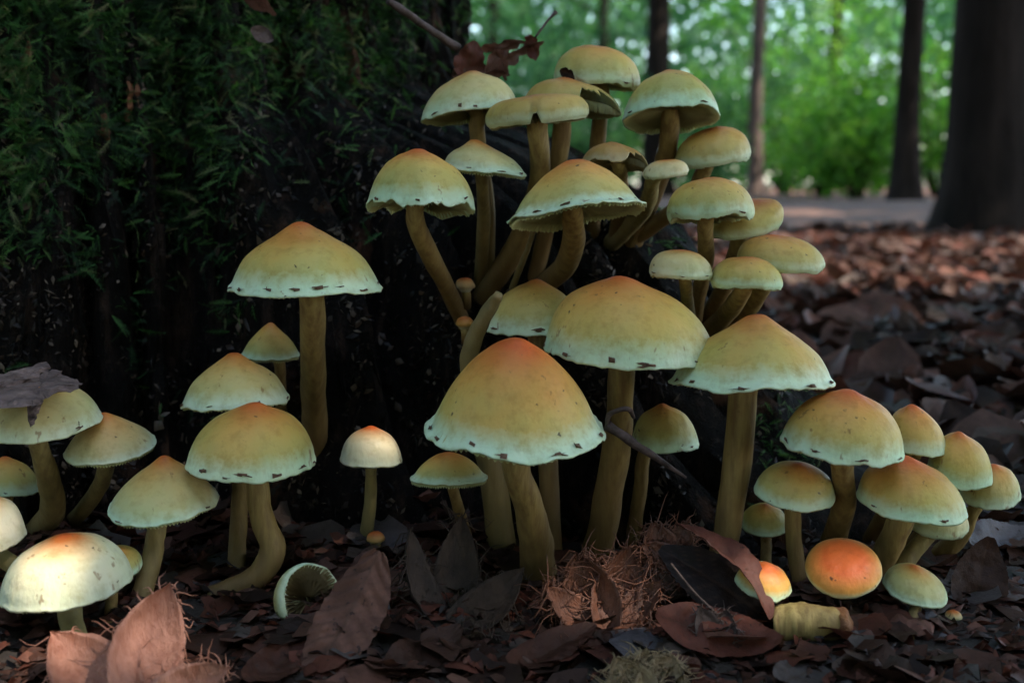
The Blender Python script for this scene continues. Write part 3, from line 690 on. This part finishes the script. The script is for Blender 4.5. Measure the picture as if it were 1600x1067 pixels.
SCR = [leaf_grid(L, L*.9, 4, 3, 520+i, c, .2, .16, ragged=1.) for i, (L, c) in enumerate([(.016, .5), (.022, .2), (.012, .8), (.026, -.3), (.018, .4)])]
for (Y, x) in cand:
    if (Y, x) in ns_: continue
    pv, pf, pa = (SCR if (Y < .5 or rng.random() < .35) else LOW)[rng.randrange(5)]
    tl = .16 if Y < .42 else .35
    a, b, c = rng.gauss(0, tl), rng.gauss(0, tl), rng.uniform(0, 6.28)
    Mx = np.array((Matrix.Rotation(c, 3, 'Z')@Matrix.Rotation(a, 3, 'X')@Matrix.Rotation(b, 3, 'Y')))*rng.uniform(.6, 1.15)
    VV.append(pv@Mx.T+np.array((x, Y, ground_h(x, Y)+rng.uniform(.0, .002 if Y < .42 else .007)))); FF.append(pf+n); n += len(pv); AA.append(np.full(len(pv), rng.random())); VE.append(pa)
tag(mesh('leaf_litter', np.vstack(VV), np.vstack(FF), LITTER, attrs={'leaf_r': np.concatenate(AA), 'vein': np.concatenate(VE)}), 'carpet of small and distant dead leaves on the forest floor', 'leaf litter', kind='stuff')

def big_leaf(name, label, corners, Y, mat, seed, cat='leaf', curl=.5, fold=.2, vein=.02, rr=.3, nu=40, nv=22, crumple=.05, ragged=0., wscale=1.0):
    """corners: (base px, tip px, half width px, depth at base, depth at tip, twist degrees about its length)"""
    (bx, by), (tx, ty), hw, y0, y1, twist = corners
    a, b = at(bx, by, y0), at(tx, ty, y1); L = (b-a).length; dirv = (b-a).normalized(); v = ray((bx+tx)/2, (by+ty)/2)
    side = dirv.cross(-v).normalized(); side = Matrix.Rotation(math.radians(twist), 3, dirv)@side; nrm = side.cross(dirv)
    V, Fc, A = leaf_grid(L, 2*hw*(y0+y1)/2/F_PX*wscale, nu, nv, seed, curl, fold, crumple, vein, ragged)
    mid = (a+b)/2
    Bm = np.array([side, dirv, nrm])
    o = mesh(name, np.array(mid)+V@Bm, Fc, mat, None, {'vein': A, 'leaf_r': np.full(len(V), rr)}, origin=mid)
    o['plain'] = 1.0
    return tag(o, label, cat)
big_leaf('fallen_leaf', 'russet corrugated beech leaf leaning on the fallen olive cap', ((596, 868), (472, 1096), 54, .345, .315, 22), 0, LITTER, 601, curl=.3, fold=-.2, vein=.045, rr=.83)
big_leaf('fallen_leaf', 'dark curled leaf with russet edge in front of the slanting stem', ((1062, 802), (1222, 952), 34, .352, .332, -66), 0, LITTER, 602, curl=-.5, fold=.6, vein=.006, rr=.4)
big_leaf('fallen_leaf', 'blackish brown leaf standing under the russet-edged curled leaf', ((1030, 850), (1232, 985), 50, .353, .338, -15), 0, LITTER, 613, curl=-.4, fold=.2, vein=.006, rr=.0)
big_leaf('leaf_scrap', 'dark shrivelled scrap on the highest mushroom cap of the tuft', ((876, 108), (902, 124), 9, .448, .446, 20), 0, LITTER, 614, cat='leaf scrap', curl=.8, nu=12, nv=8, rr=.0, ragged=1.0)
big_leaf('fallen_leaf', 'flat reddish brown leaf lying below the curled russet-edged leaf', ((1020, 968), (1222, 1010), 46, .335, .328, -30), 0, LITTER, 603, curl=.5, fold=.05, vein=.006, rr=.44)
big_leaf('fallen_leaf', 'dark brown upright leaf behind the small pale tilted cap', ((1512, 985), (1540, 838), 46, .36, .372, 20), 0, LITTER, 604, curl=.6, fold=.3, vein=.008, rr=.15)
big_leaf('fallen_leaf', 'bluish grey leaf lying under the outermost small cap', ((1500, 850), (1612, 838), 34, .40, .43, -30), 0, LITTER, 605, curl=.3, fold=.1, vein=.008, rr=.99)
big_leaf('fallen_leaf', 'grey-brown weathered leaf on the litter below the broken stem', ((1215, 1075), (1300, 1030), 40, .305, .325, -40), 0, LITTER, 606, curl=.3, fold=.1, vein=.01, rr=.95)
big_leaf('fallen_leaf', 'purplish grey leaf on the ground before the round tawny cap', ((1300, 1035), (1420, 1050), 34, .315, .312, -40), 0, LITTER, 607, curl=-.3, fold=.1, vein=.01, rr=.90)
big_leaf('fallen_leaf', 'wide brown leaf between the pink husk and the corrugated leaf', ((380, 1075), (490, 1000), 38, .31, .335, -35), 0, LITTER, 608, curl=.4, fold=.1, vein=.01, rr=.3)
big_leaf('fallen_leaf', 'dark narrow leaf lying below the bristly dark husk', ((790, 1050), (930, 985), 34, .32, .34, -40), 0, LITTER, 609, curl=.4, fold=.2, vein=.01, rr=.28)
big_leaf('fallen_leaf', 'dusky leaf leaning under the bristly reddish husk', ((600, 1060), (720, 990), 40, .315, .335, -35), 0, LITTER, 610, curl=.4, fold=.2, vein=.01, rr=.2)

# scraps resting on the stump and caps
big_leaf('leaf_scrap', 'pale scrap of leaf caught in the moss near the stump top', ((394, 46), (432, 64), 12, .455, .452, 10), 0, FLAKE, 611, cat='leaf scrap', nu=10, nv=8)
big_leaf('fallen_leaf', 'orange-brown leaf lying on top of the mossy stump', ((385, -6), (440, 18), 14, .47, .46, 50), 0, LITTER, 612, rr=.8)
def withered():
    root = empty('withered_leaf', at(740, 112, .47)); o0 = root.location.copy(); tag(root, 'withered shredded leaf with long stalk behind the highest caps', 'leaf')
    def add(nm, b, t, hw, y0, y1, tw, seed, curl, rr, ragged=1.):
        o = big_leaf(nm, 'x', (b, t, hw, y0, y1, tw), 0, LITTER, seed, curl=curl, fold=.3, crumple=.14, rr=rr, nu=16, nv=12, ragged=ragged)
        del o['label']; del o['category']
        o.parent = root; o.location = o.location-o0
    add('blade', (724, 128), (742, 64), 27, .47, .47, 15, 620, .3, .47, .4)
    add('blade', (710, 128), (722, 98), 11, .468, .47, 20, 621, .6, .86, .3)
    add('blade', (742, 124), (806, 56), 15, .47, .472, 30, 622, 1.1, .84, .7)
    add('blade', (764, 62), (808, 124), 13, .472, .47, 40, 623, .9, .80, .8)
    add('blade', (780, 104), (846, 58), 11, .47, .472, 35, 624, .6, .84, .6)
    add('blade', (828, 54), (842, 98), 13, .472, .47, 30, 625, .8, .46, .5)
    add('blade', (752, 76), (822, 62), 9, .472, .474, 30, 626, .7, .83, .8)
    add('blade', (738, 122), (796, 108), 10, .469, .47, 40, 627, .7, .82, .8)
    P = crom([at(836, 60, .472), at(846, 46, .472), at(858, 30, .473), at(869, 19, .474)], 12)
    v, f, t = tube(P, np.linspace(.0005, .0008, 12)*[1]*12 if False else np.concatenate([np.full(9, .00045), [.0006, .0008, .0009]]), 7)
    mesh('stalk', v, f, TWIG, root, origin=o0)
withered()
def twig(label, pts, name='twig'):
    P = crom([(*at(x, y, Y), r*Y/F_PX) for x, y, r, Y in pts], 20); v, f, t = tube(P[:, :3], P[:, 3], 9, rough=.35, seed=pts[0][0]*.1)
    return tag(mesh(name, v, f, TWIG, None, origin=tuple(P[0][:3])), label, 'twig')
twig('bare grey twig jutting off the stump towards the withered leaf', [(606, 2, 5, .45), (640, 24, 6.5, .455), (664, 42, 6, .46), (692, 60, 6.5, .465), (716, 76, 6, .47)])
twig('dark flat twig lying across the stem of the broad domed cap', [(948, 664, 9, .362), (990, 692, 7, .362), (1030, 718, 5, .363), (1072, 746, 2, .365)])
twig('thin hooked twig curled round the stem of the broad domed cap', [(948, 668, 4, .362), (952, 648, 4, .360), (968, 640, 4, .359), (984, 640, 4, .361), (990, 652, 3, .366)])
twig('thin dark root straggling through the litter near the curled leaf', [(1048, 880, 2, .34), (1085, 925, 2, .338), (1120, 960, 2.5, .336), (1150, 1000, 2, .335)])

# bark flake lying on the pale cap
def flake():
    root = empty('bark_flake', at(50, 612, .362)); o0 = root.location.copy(); tag(root, 'purplish brown flake of bark lying on a pale mushroom cap', 'bark')
    def layer(outl, Y0, dz, th):
        n = len(outl); r = random.Random(3); top = []; bot = []
        cx = sum(p[0] for p in outl)/n; cy = sum(p[1] for p in outl)/n
        ring = []
        for i in range(n):
            a, b = outl[i], outl[(i+1) % n]
            for k in range(5): ring.append((a[0]+(b[0]-a[0])*k/5+r.uniform(-2, 2), a[1]+(b[1]-a[1])*k/5+r.uniform(-2, 2)))
        V = []; m = len(ring); K = 5
        for k in range(K):
            f = 1-k/(K-1)*.98
            for (x, y) in ring:
                X, Yp = cx+(x-cx)*f, cy+(y-cy)*f; d = Y0+(cy-Yp)*.00035   # the flake leans back up the cap
                p = at(X, Yp, d); q = p+Vector((0, -1, .6)).normalized()*(dz+.0012*fbm(X*.05, Yp*.16, 3, 3)+(0 if k else -.001)); V.append(q)
        for (x, y) in ring: V.append(at(cx+(x-cx)*.97, cy+(y-cy)*.97, Y0+.004+(cy-y)*.00035))
        Fc = [(k*m+i, k*m+(i+1) % m, (k+1)*m+(i+1) % m, (k+1)*m+i) for k in range(K-1) for i in range(m)]
        Fc += [(i, K*m+i, K*m+(i+1) % m, (i+1) % m) for i in range(m)]
        mesh('bark_layer', V, Fc, FLAKE, root, origin=o0, smooth_=False)
    layer([(-30, 592), (30, 580), (72, 566), (80, 574), (62, 590), (20, 602), (-30, 616)], .365, .0015, .001)
    layer([(-30, 612), (20, 600), (72, 580), (97, 577), (96, 586), (114, 590), (129, 600), (118, 610), (76, 618), (64, 630), (34, 637), (-30, 637)], .36, .001, .001)
    layer([(40, 630), (66, 625), (60, 640), (52, 660), (46, 668), (42, 648)], .358, .0005, .001)
flake()

# ------------------------------------------------------------------ beech husks
def bristles(base_pts, n, length, rad, seed, mat, root, o0):
    r = random.Random(seed); parts = []
    for k in range(n):
        p, nn = base_pts[r.randrange(len(base_pts))]
        d = (nn+Vector((r.uniform(-.6, .6), r.uniform(-.6, .6), r.uniform(-.6, .6)))).normalized(); g = Vector((r.uniform(-1, 1), r.uniform(-1, 1), r.uniform(-1, 1))); L = length*r.uniform(.5, 1.3)
        P = [p+d*(L*u)+g*(L*.75*u*u)+Vector((0, 0, 1))*(L*.2*math.sin(u*5+k)) for u in (0, .3, .55, .8, 1)]
        v, f, t = tube(P, [rad, rad*.9, rad*.7, rad*.5, rad*.2], 4, cap=False); parts.append((v, f))
    v, f, _ = join(parts); o = mesh('bristle_fuzz', v, f, mat, root, origin=o0); o['kind'] = 'stuff'
def lobe(root, o0, b, t, hw, y0, y1, twist, mat, seed, cup=.9, thick=.0010):
    a, c = at(b[0], b[1], y0), at(t[0], t[1], y1); L = (c-a).length; dv = (c-a).normalized(); v = ray(*b)
    side = dv.cross(-v).normalized(); side = Matrix.Rotation(math.radians(twist), 3, dv)@side; nr = side.cross(dv)
    nu, nv = 20, 12; W = hw*2*y0/F_PX; V = []
    for lay in (0, 1):
        for i in range(nu+1):
            u = i/nu; wd = W*.5*(math.sin(math.pi*(u*.80+.20))**.75 if u < .995 else .06)
            for j in range(nv+1):
                q = j/nv*2-1
                z = cup*(q*q)*wd*.6 + .14*L*math.sin(u*math.pi)*-1 + .0005*fbm(q*3+seed, u*9, seed, 3) - lay*thick*(1-q*q*.6)
                V.append(a+dv*(u*L*(1-.04*abs(q)))+side*(wd*q*(1+.05*N3(u*9, seed, q)))+nr*z)
    k = (nu+1)*(nv+1)
    Fc = [(i*(nv+1)+j, i*(nv+1)+j+1, (i+1)*(nv+1)+j+1, (i+1)*(nv+1)+j) for i in range(nu) for j in range(nv)]
    Fc += [tuple(x+k for x in reversed(f)) for f in Fc]
    for i in range(nu):
        for j0 in (0, nv):
            p = i*(nv+1)+j0; q = p+nv+1; Fc.append((p, q, q+k, p+k) if j0 == 0 else (q, p, p+k, q+k))
    mesh('husk_lobe', V, Fc, mat, root, origin=o0)
    edge = [(V[i*(nv+1)+j]*1, (side*(1 if j else -1)-nr*.4).normalized()) for i in range(2, nu+1) for j in (0, nv)]
    back = [(V[k+i*(nv+1)+j], -nr) for i in range(1, nu, 2) for j in range(1, nv, 2)]
    return edge, back
def husk(label, lobes, mat, bmat, seed, nb, blen, brad=.00022):
    b0 = lobes[0][0]; o0 = at(b0[0], b0[1], lobes[0][3]); root = empty('beech_husk', o0); tag(root, label, 'beech husk')
    E, Bk = [], []
    for i, l in enumerate(lobes):
        e, b = lobe(root, o0, *l[:6], l[6] if len(l) > 6 and l[6] else mat, seed+i); E += e; Bk += b
    bristles(E+Bk, nb, blen, brad, seed, bmat, root, o0)
husk('pinkish open beech husk with broad shiny lobes before the bright cream cap', [((205, 1090), (266, 908), 62, .300, .318, 8), ((190, 1100), (78, 985), 66, .300, .312, 20), ((240, 1100), (360, 1040), 40, .300, .305, -20)], HUSKP, HUSKP, 71, 260, .004)
husk('reddish bristly beech husk glowing in a spot of sunlight', [((945, 985), (900, 862), 46, .345, .352, -10), ((950, 985), (985, 850), 44, .345, .356, 15), ((940, 990), (850, 915), 36, .343, .345, 40), ((955, 985), (1035, 905), 36, .345, .35, -40)], HUSK, HUSK, 72, 620, .0060, .00027)
husk('dark gaping beech husk with tall shadowed lobes under largest cap', [((690, 985), (640, 822), 34, .345, .362, 50), ((705, 980), (722, 800), 40, .352, .372, 0), ((715, 985), (820, 885), 40, .345, .362, -25), ((690, 1000), (790, 1010), 24, .333, .335, 0)], HUSKD, HUSKD, 73, 330, .006)
husk('beige fuzzy husk on the ground before the flat reddish leaf', [((1010, 1110), (960, 1025), 42, .308, .315, 0), ((1015, 1110), (1052, 1020), 42, .308, .316, 0), ((1000, 1110), (1010, 1012), 40, .31, .317, 10)], HUSKB, HUSKB, 74, 700, .0035)
husk('tangled brown husk beside the dark edge of the curled leaf', [((1050, 880), (1020, 815), 26, .355, .36, 20), ((1055, 885), (1072, 812), 24, .355, .36, -20), ((1060, 880), (1000, 850), 22, .354, .355, 20)], HUSK, HUSK, 75, 330, .0055)
husk('dark shrivelled husk with crinkled ridges on the flat reddish leaf', [((1118, 1010), (1092, 945), 24, .331, .334, 20), ((1125, 1012), (1136, 950), 24, .331, .335, -10), ((1120, 1012), (1150, 975), 16, .33, .331, -10)], TWIG, TWIG, 76, 120, .003)

# ------------------------------------------------------------------ forest behind
SPOTS = []      # openings in the crowns through which the sun reaches the ground: (point lit, radius kept clear)
def spot(px, py, Y=None, rad=.012):
    p = at(px, py, Y) if Y else hit(px, py)[0]; SPOTS.append((np.array(p), rad))
for q in [(235, 975, .312), (215, 1035, .305), (100, 1030, .305), (50, 900, .33), (0, 830, .345)]: spot(*q, -.009)
for q in [(1335, 885, .345), (1215, 905, .34), (935, 900, .343), (955, 915, .342), (580, 680, .39)]: spot(*q, -.004)
for q in [(1240, 330), (1230, 375), (1080, 372), (1340, 382), (1460, 352), (1440, 378), (1320, 425), (1400, 425), (1530, 420), (1250, 410), (1290, 378), (1390, 352), (1490, 384), (1300, 440), (1420, 440), (1190, 372), (1265, 332), (1550, 395), (1150, 380)]: spot(*q, None, .16)
for z in (.3, .55, .8): SPOTS.append((np.array((at(1181, 290, 12).x, 11.9, z)), .15))
SDIR = np.array(SUN)
def leaf_cloud(centers, n_per, spread, size, r, flat=.6, tumble=.55):
    C = np.repeat(np.array(centers), n_per, axis=0); n = len(C)
    g = np.random.default_rng(r)
    P = C + g.normal(size=(n, 3))*np.array([spread, spread, spread*flat])
    sz = size*g.uniform(.6, 1.25, n)
    keep = np.ones(n, bool); nr0 = g.normal(size=(n, 3)); d0 = g.normal(size=(n, 3)); c0_ = g.normal(.42, .2, n)
    for p, rad in SPOTS:
        q = P-p; dd = np.linalg.norm(q-np.outer(q@SDIR, SDIR), axis=1); keep &= (dd > sz*.42+rad) | (P[:, 2] < 1.0)
    P, sz = P[keep], sz[keep]; n = len(P)
    nrm = nr0[keep]*tumble+np.array([0, 0, 1.0]); nrm /= np.linalg.norm(nrm, axis=1)[:, None]
    d = d0[keep]; d -= nrm*np.sum(d*nrm, 1)[:, None]; d /= np.linalg.norm(d, axis=1)[:, None]
    s = np.cross(nrm, d)
    a = (sz*.5)[:, None]; b = (sz*.30)[:, None]
    V = np.stack([P-d*a, P+s*b+nrm*b*.25, P+d*a, P-s*b+nrm*b*.25], 1).reshape(-1, 3)
    F = np.arange(n*4).reshape(-1, 4)
    ci = np.repeat(g.normal(0, .28, len(centers)), n_per)[keep]
    rv = np.repeat(np.clip(c0_[keep]+ci, 0, 1), 4)
    return V, F, rv
def tree(label, x, Y, wd, height, crown, mat, gmat, seed, nleaf, lsize, lean=0.0, group='forest trees behind the stump', low=None):
    r = random.Random(seed); z0 = ground_h(x, Y)-.05; root = empty('forest_tree', (x, Y, z0)); tag(root, label, 'tree', group)
    P, R = [], []
    for i in range(26):
        u = i/25; z = height*u**1.6
        P.append((x+lean*z+.05*N3(z*.6, seed, 1)*min(1, z), Y+.04*N3(z*.5, 5, seed), z0+z)); R.append(wd*.5*(1-.55*u)*(1+.75*math.exp(-z/(wd*1.1))))
    v, f, t = tube(P, R, 20, rough=.12, seed=seed); parts = [(v, f)]
    mesh('trunk', v, f, mat, root, origin=(x, Y, z0))
    centers = []; bp = []
    cz0, cz1, cr = crown
    for k in range(16):
        a = r.uniform(0, 6.28); zz = r.uniform(cz0, cz1)*.9; st = np.array(P[min(25, int(25*(min(1, zz/height))**(1/1.6)))]); L = cr*r.uniform(.5, 1)
        en = st+np.array([math.cos(a)*L, math.sin(a)*L, L*.35]); mid = (st+en)/2+np.array([0, 0, .12*L])
        bp.append(tube(crom([st, mid, en], 8), np.linspace(wd*.13, wd*.03, 8), 6)[:2])
        for q in range(5):
            uu = r.uniform(.35, 1.05); centers.append(st*(1-uu)+en*uu+np.array([r.gauss(0, .25), r.gauss(0, .25), r.gauss(0, .2)])*cr*.35)
    v, f, _ = join(bp); mesh('limbs', v, f, mat, root, origin=(x, Y, z0))
    V, F, rv = leaf_cloud(centers, max(1, nleaf//len(centers)), cr*.17, lsize, seed)
    mesh('crown', V, F, gmat, root, {'leaf_r': rv}, origin=(x, Y, z0), smooth_=False)
def bgx(px, Y): return at(px, 290, Y).x
tree('massive dark trunk close behind the leaf litter clearing', bgx(1540, 3.5), 3.5, .205, 9, (4.2, 7.5, 3.2), BARK, GREENS[2], 31, 5000, .12)
tree('straight dark trunk with flared foot left of the massive trunk', bgx(1414, 9), 9, .185, 11, (4, 9, 3.2), BARK, GREENS[0], 32, 6000, .12, lean=.012)
tree('slender trunk with pale sunlit lower bark among green bushes', bgx(1181, 12), 12, .15, 10, (3, 8.5, 3), BARKL, GREENS[0], 33, 6000, .12, lean=-.004)
tree('blurred grey-green trunk directly above the peaked olive cap', bgx(1026, 13), 13, .28, 12, (3.5, 10, 3.5), BARK, GREENS[1], 34, 6000, .13)
tree('thin distant trunk left of the blurred grey-green trunk', bgx(942, 17), 17, .17, 12, (3, 10, 3), BARK, GREENS[1], 35, 5000, .14)
tree('hazy distant trunk between bushes right of the slender sunlit trunk', bgx(1300, 21), 21, .25, 13, (4, 11, 4), BARK, GREENS[1], 36, 5000, .15)
tree('far thin trunk beside the stump edge', bgx(770, 19), 19, .2, 12, (3, 11, 4), BARK, GREENS[1], 37, 5000, .15)
def shrub(label, px, Y, rad, hgt, gmat, seed, n=2600, lsize=.075):
    r = random.Random(seed); x = bgx(px, Y); z0 = ground_h(x, Y); root = empty('forest_shrub', (x, Y, z0)); tag(root, label, 'shrub', 'green undergrowth shrubs in the background')
    bp, centers = [], []
    for k in range(12):
        a = r.uniform(0, 6.28); L = rad*r.uniform(.35, 1); hh = hgt*r.uniform(.35, 1); st = np.array([x+r.uniform(-.05, .05), Y, z0-.02]); en = np.array([x+math.cos(a)*L, Y+math.sin(a)*L, z0+hh])
        bp.append(tube(crom([st, (st+en)/2+np.array([0, 0, hh*.18]), en], 8), np.linspace(.016, .004, 8), 5)[:2])
        for q in range(6): uu = r.uniform(.25, 1.05); centers.append(st*(1-uu)+en*uu+np.array([r.gauss(0, .2), r.gauss(0, .2), r.gauss(.03, .14)])*rad*.6)
    v, f, _ = join(bp); mesh('stems', v, f, BARK, root, origin=(x, Y, z0))
    V, F, rv = leaf_cloud(centers, n//len(centers), rad*.16, lsize, seed, .5, 1.0); V[:, 2] = np.maximum(V[:, 2], z0+.01)
    mesh('foliage', V, F, gmat, root, {'leaf_r': rv}, origin=(x, Y, z0), smooth_=False)
shrub('bright green bush right of the slender sunlit trunk', 1285, 11, .75, 1.15, GREENS[0], 41)
shrub('low yellow-green bush at the foot of the straight dark trunk', 1335, 10, .5, .7, GREENS[0], 42, 1800)
shrub('bright bush glimpsed between the straight and massive trunks', 1465, 12, .6, 1.5, GREENS[0], 43, 2000)
shrub('tall leafy bush rising behind the slender sunlit trunk', 1225, 14, 1.2, 2.3, GREENS[0], 44, 3600)
shrub('green bush between the peaked cap and slender sunlit trunk', 1110, 13, .9, 1.5, GREENS[1], 45)
shrub('cool green bush behind the highest mushroom caps', 900, 14, 1.1, 2.2, GREENS[1], 46, 3200)
shrub('cool green bush near the stump edge and withered leaf', 790, 13, 1.0, 2.0, GREENS[1], 47, 3200)
shrub('deep green bush behind the rounded tan cap', 1040, 16, 1.0, 1.6, GREENS[2], 48)
shrub('tall pale green bush right of the straight dark trunk', 1370, 16, 1.3, 2.6, GREENS[0], 49, 3600)
shrub('leafy bush growing just beyond the massive trunk', 1640, 10, .9, 1.6, GREENS[0], 50)
def far_wood():
    g = random.Random(61); cs = []
    for k in range(1000):
        Y = g.uniform(23, 52); x = g.uniform(-.10, .50)*Y; cs.append((x, Y, g.uniform(.2, 1+.2*Y)))
    V, F, rv = leaf_cloud(cs, 38, .9, .34, 62, tumble=2.0); V[:, 2] = np.maximum(V[:, 2], 0.02)
    tag(mesh('distant_wood', V, F, GREENS[1], attrs={'leaf_r': rv}, smooth_=False), 'hazy mass of green leaves of the distant wood', 'wood', kind='stuff')
far_wood()

# ------------------------------------------------------------------ trees overhead and around, whose shade the place lies in
CAN = [  # x, y, trunk width, height, crown (low, high, radius), leaves, leaf size
 (-2.6, 3.6, .30, 8, (3.2, 6.5, 3.4), 7000, .20), (3.6, -.9, .30, 8, (2.6, 6.0, 3.0), 9000, .19), (-3.4, -.6, .28, 8, (2.8, 6, 3.0), 7000, .20),
 (1.2, -5.6, .30, 8, (1.2, 5.0, 2.6), 6500, .22), (-2.4, -5.2, .28, 8, (1.0, 4.6, 2.6), 6500, .22), (5.2, 3.2, .3, 9, (3, 7, 3.4), 7000, .2),
 (-6.0, 1.5, .3, 8, (.6, 5, 2.6), 6000, .22), (4.6, -4.6, .3, 8, (.8, 5, 2.6), 6000, .22), (-3.0, 7.5, .26, 10, (3.4, 8, 4.2), 9000, .22), (6.8, 7.0, .3, 10, (3.0, 8.0, 4.4), 9000, .22),
 (2.8, -6.6, .3, 8, (.3, 4.2, 2.4), 6000, .24), (-.8, -6.4, .3, 8, (.3, 3.6, 2.4), 6000, .24), (-5.2, -3.2, .3, 8, (.4, 4.2, 2.4), 6000, .24)]
CW = ['behind the stump', 'standing to the right of the clearing', 'standing to the left of the stump', 'beyond the clearing opposite the stump', 'of the left thicket opposite the stump', 'right of the massive trunk', 'far left of the stump', 'of the right thicket opposite the stump', 'far behind the stump', 'behind the massive trunk', 'of the low thicket right of the path', 'of the low thicket on the path', 'of the low thicket left of the path']
for i, (x, y, wd_, h_, cr_, nl, ls) in enumerate(CAN):
    tree('tall leafy tree '+CW[i]+', shading the mushrooms', x, y, wd_, h_, cr_, BARK, GREENS[i % 3], 80+i, nl, ls)

def flakes(n, sample, smin, smax, seed):
    r = random.Random(seed); V, F, A = [], [], []
    for k in range(n):
        q = sample(r)
        if q is None: continue
        p, nn = q; sz = r.uniform(smin, smax)*(1 if r.random() < .85 else 1.5)
        d = Vector((r.gauss(0, 1), r.gauss(0, 1), r.gauss(0, 1))); d = (d-nn*d.dot(nn)*.75).normalized(); e = d.cross(nn+Vector((r.gauss(0, .5), r.gauss(0, .5), r.gauss(0, .5)))).normalized(); w_ = r.uniform(.12, .75); m = len(V)
        V += [p-d*sz, p+e*sz*w_*r.uniform(.6, 1.2)+nn*sz*.2, p+d*sz*r.uniform(.6, 1.2), p-e*sz*w_*r.uniform(.5, 1.2)-nn*sz*.1, p+nn*sz*r.uniform(.15, .6)]
        F += [(m, m+1, m+4), (m+1, m+2, m+4), (m+2, m+3, m+4), (m+3, m, m+4)]; A += [r.random()]*5
    return np.array([tuple(v) for v in V]), np.array(F), np.array(A)
def on_ground(r):
    Y = r.uniform(.27, .62); x = r.uniform(-.46, .48)*Y
    return None if in_stump(x, Y, .0) else (Vector((x, Y, ground_h(x, Y)+r.uniform(0, .0015))), Vector((0, 0, 1)))
def on_stump(r):
    px, py = r.uniform(-40, 1280), r.uniform(0, 860)
    h = shit(px, py)
    if not h: return None
    nn = h[1] if h[1].dot(ray(px, py)) < 0 else -h[1]
    if r.random() > smooth(-.3, .35, fbm(px*.011, py*.005, 6.1, 3)): return None
    return h[0]+nn*.0004, nn
V, F, A = flakes(15000, on_ground, .0010, .0042, 301)
tag(mesh('forest_debris', V, F, LITTER, attrs={'leaf_r': A, 'vein': np.zeros(len(A))}, smooth_=False), 'fine crumbs of bark and leaf strewn over the forest floor', 'debris', kind='stuff')
V, F, A = flakes(14000, on_stump, .0005, .0022, 302)
tag(mesh('wood_crumbs', V, F, CRUMB, stump, {'leaf_r': A}, smooth_=False, origin=(SC[0], SC[1], 0)), kind='stuff')
def shade_screen():
    """young beech whose leafy branch hangs in the sun's path, 1.5 to 2 m above the mushrooms"""
    r = random.Random(93); c0 = np.array((.04, .36, .05))+SDIR*1.75; root = empty('added_shade_screen', (1.75, -1.2, ground_h(1.75, -1.2))); o0 = root.location.copy()
    tag(root, 'unseen leaf screen on a thin trunk, added to shade the mushrooms', 'tree', 'forest trees behind the stump')  # out-of-view foliage added for its shade, gapped along the sun's rays
    tr = crom([(1.75, -1.2, -.02), (1.72, -1.18, .8), (1.6, -1.1, 1.5), (1.45, -.95, 2.1), (1.4, -.9, 2.9)], 16); v, f, t = tube(tr, np.linspace(.035, .012, 16), 10); mesh('trunk', v, f, BARK, root, origin=o0)
    ux = np.cross(SDIR, (0, 0, 1)); ux /= np.linalg.norm(ux); uy = np.cross(ux, SDIR); bp, cs = [], []
    for k in range(150):
        a, b = r.uniform(-.48, .42), r.uniform(-.30, .34); c = c0+ux*a+uy*b+SDIR*r.uniform(-.22, .28); cs.append(c)
        if k % 6 == 0: bp.append(tube(crom([tr[9], (tr[9]+c)/2+np.array([0, 0, .08]), c], 7), np.linspace(.008, .0015, 7), 5)[:2])
    v, f, _ = join(bp); mesh('limbs', v, f, BARK, root, origin=o0)
    V, F, rv = leaf_cloud(cs, 95, .045, .055, 94, 1.0); mesh('crown', V, F, GREENS[0], root, {'leaf_r': rv}, origin=o0, smooth_=False)
shade_screen()
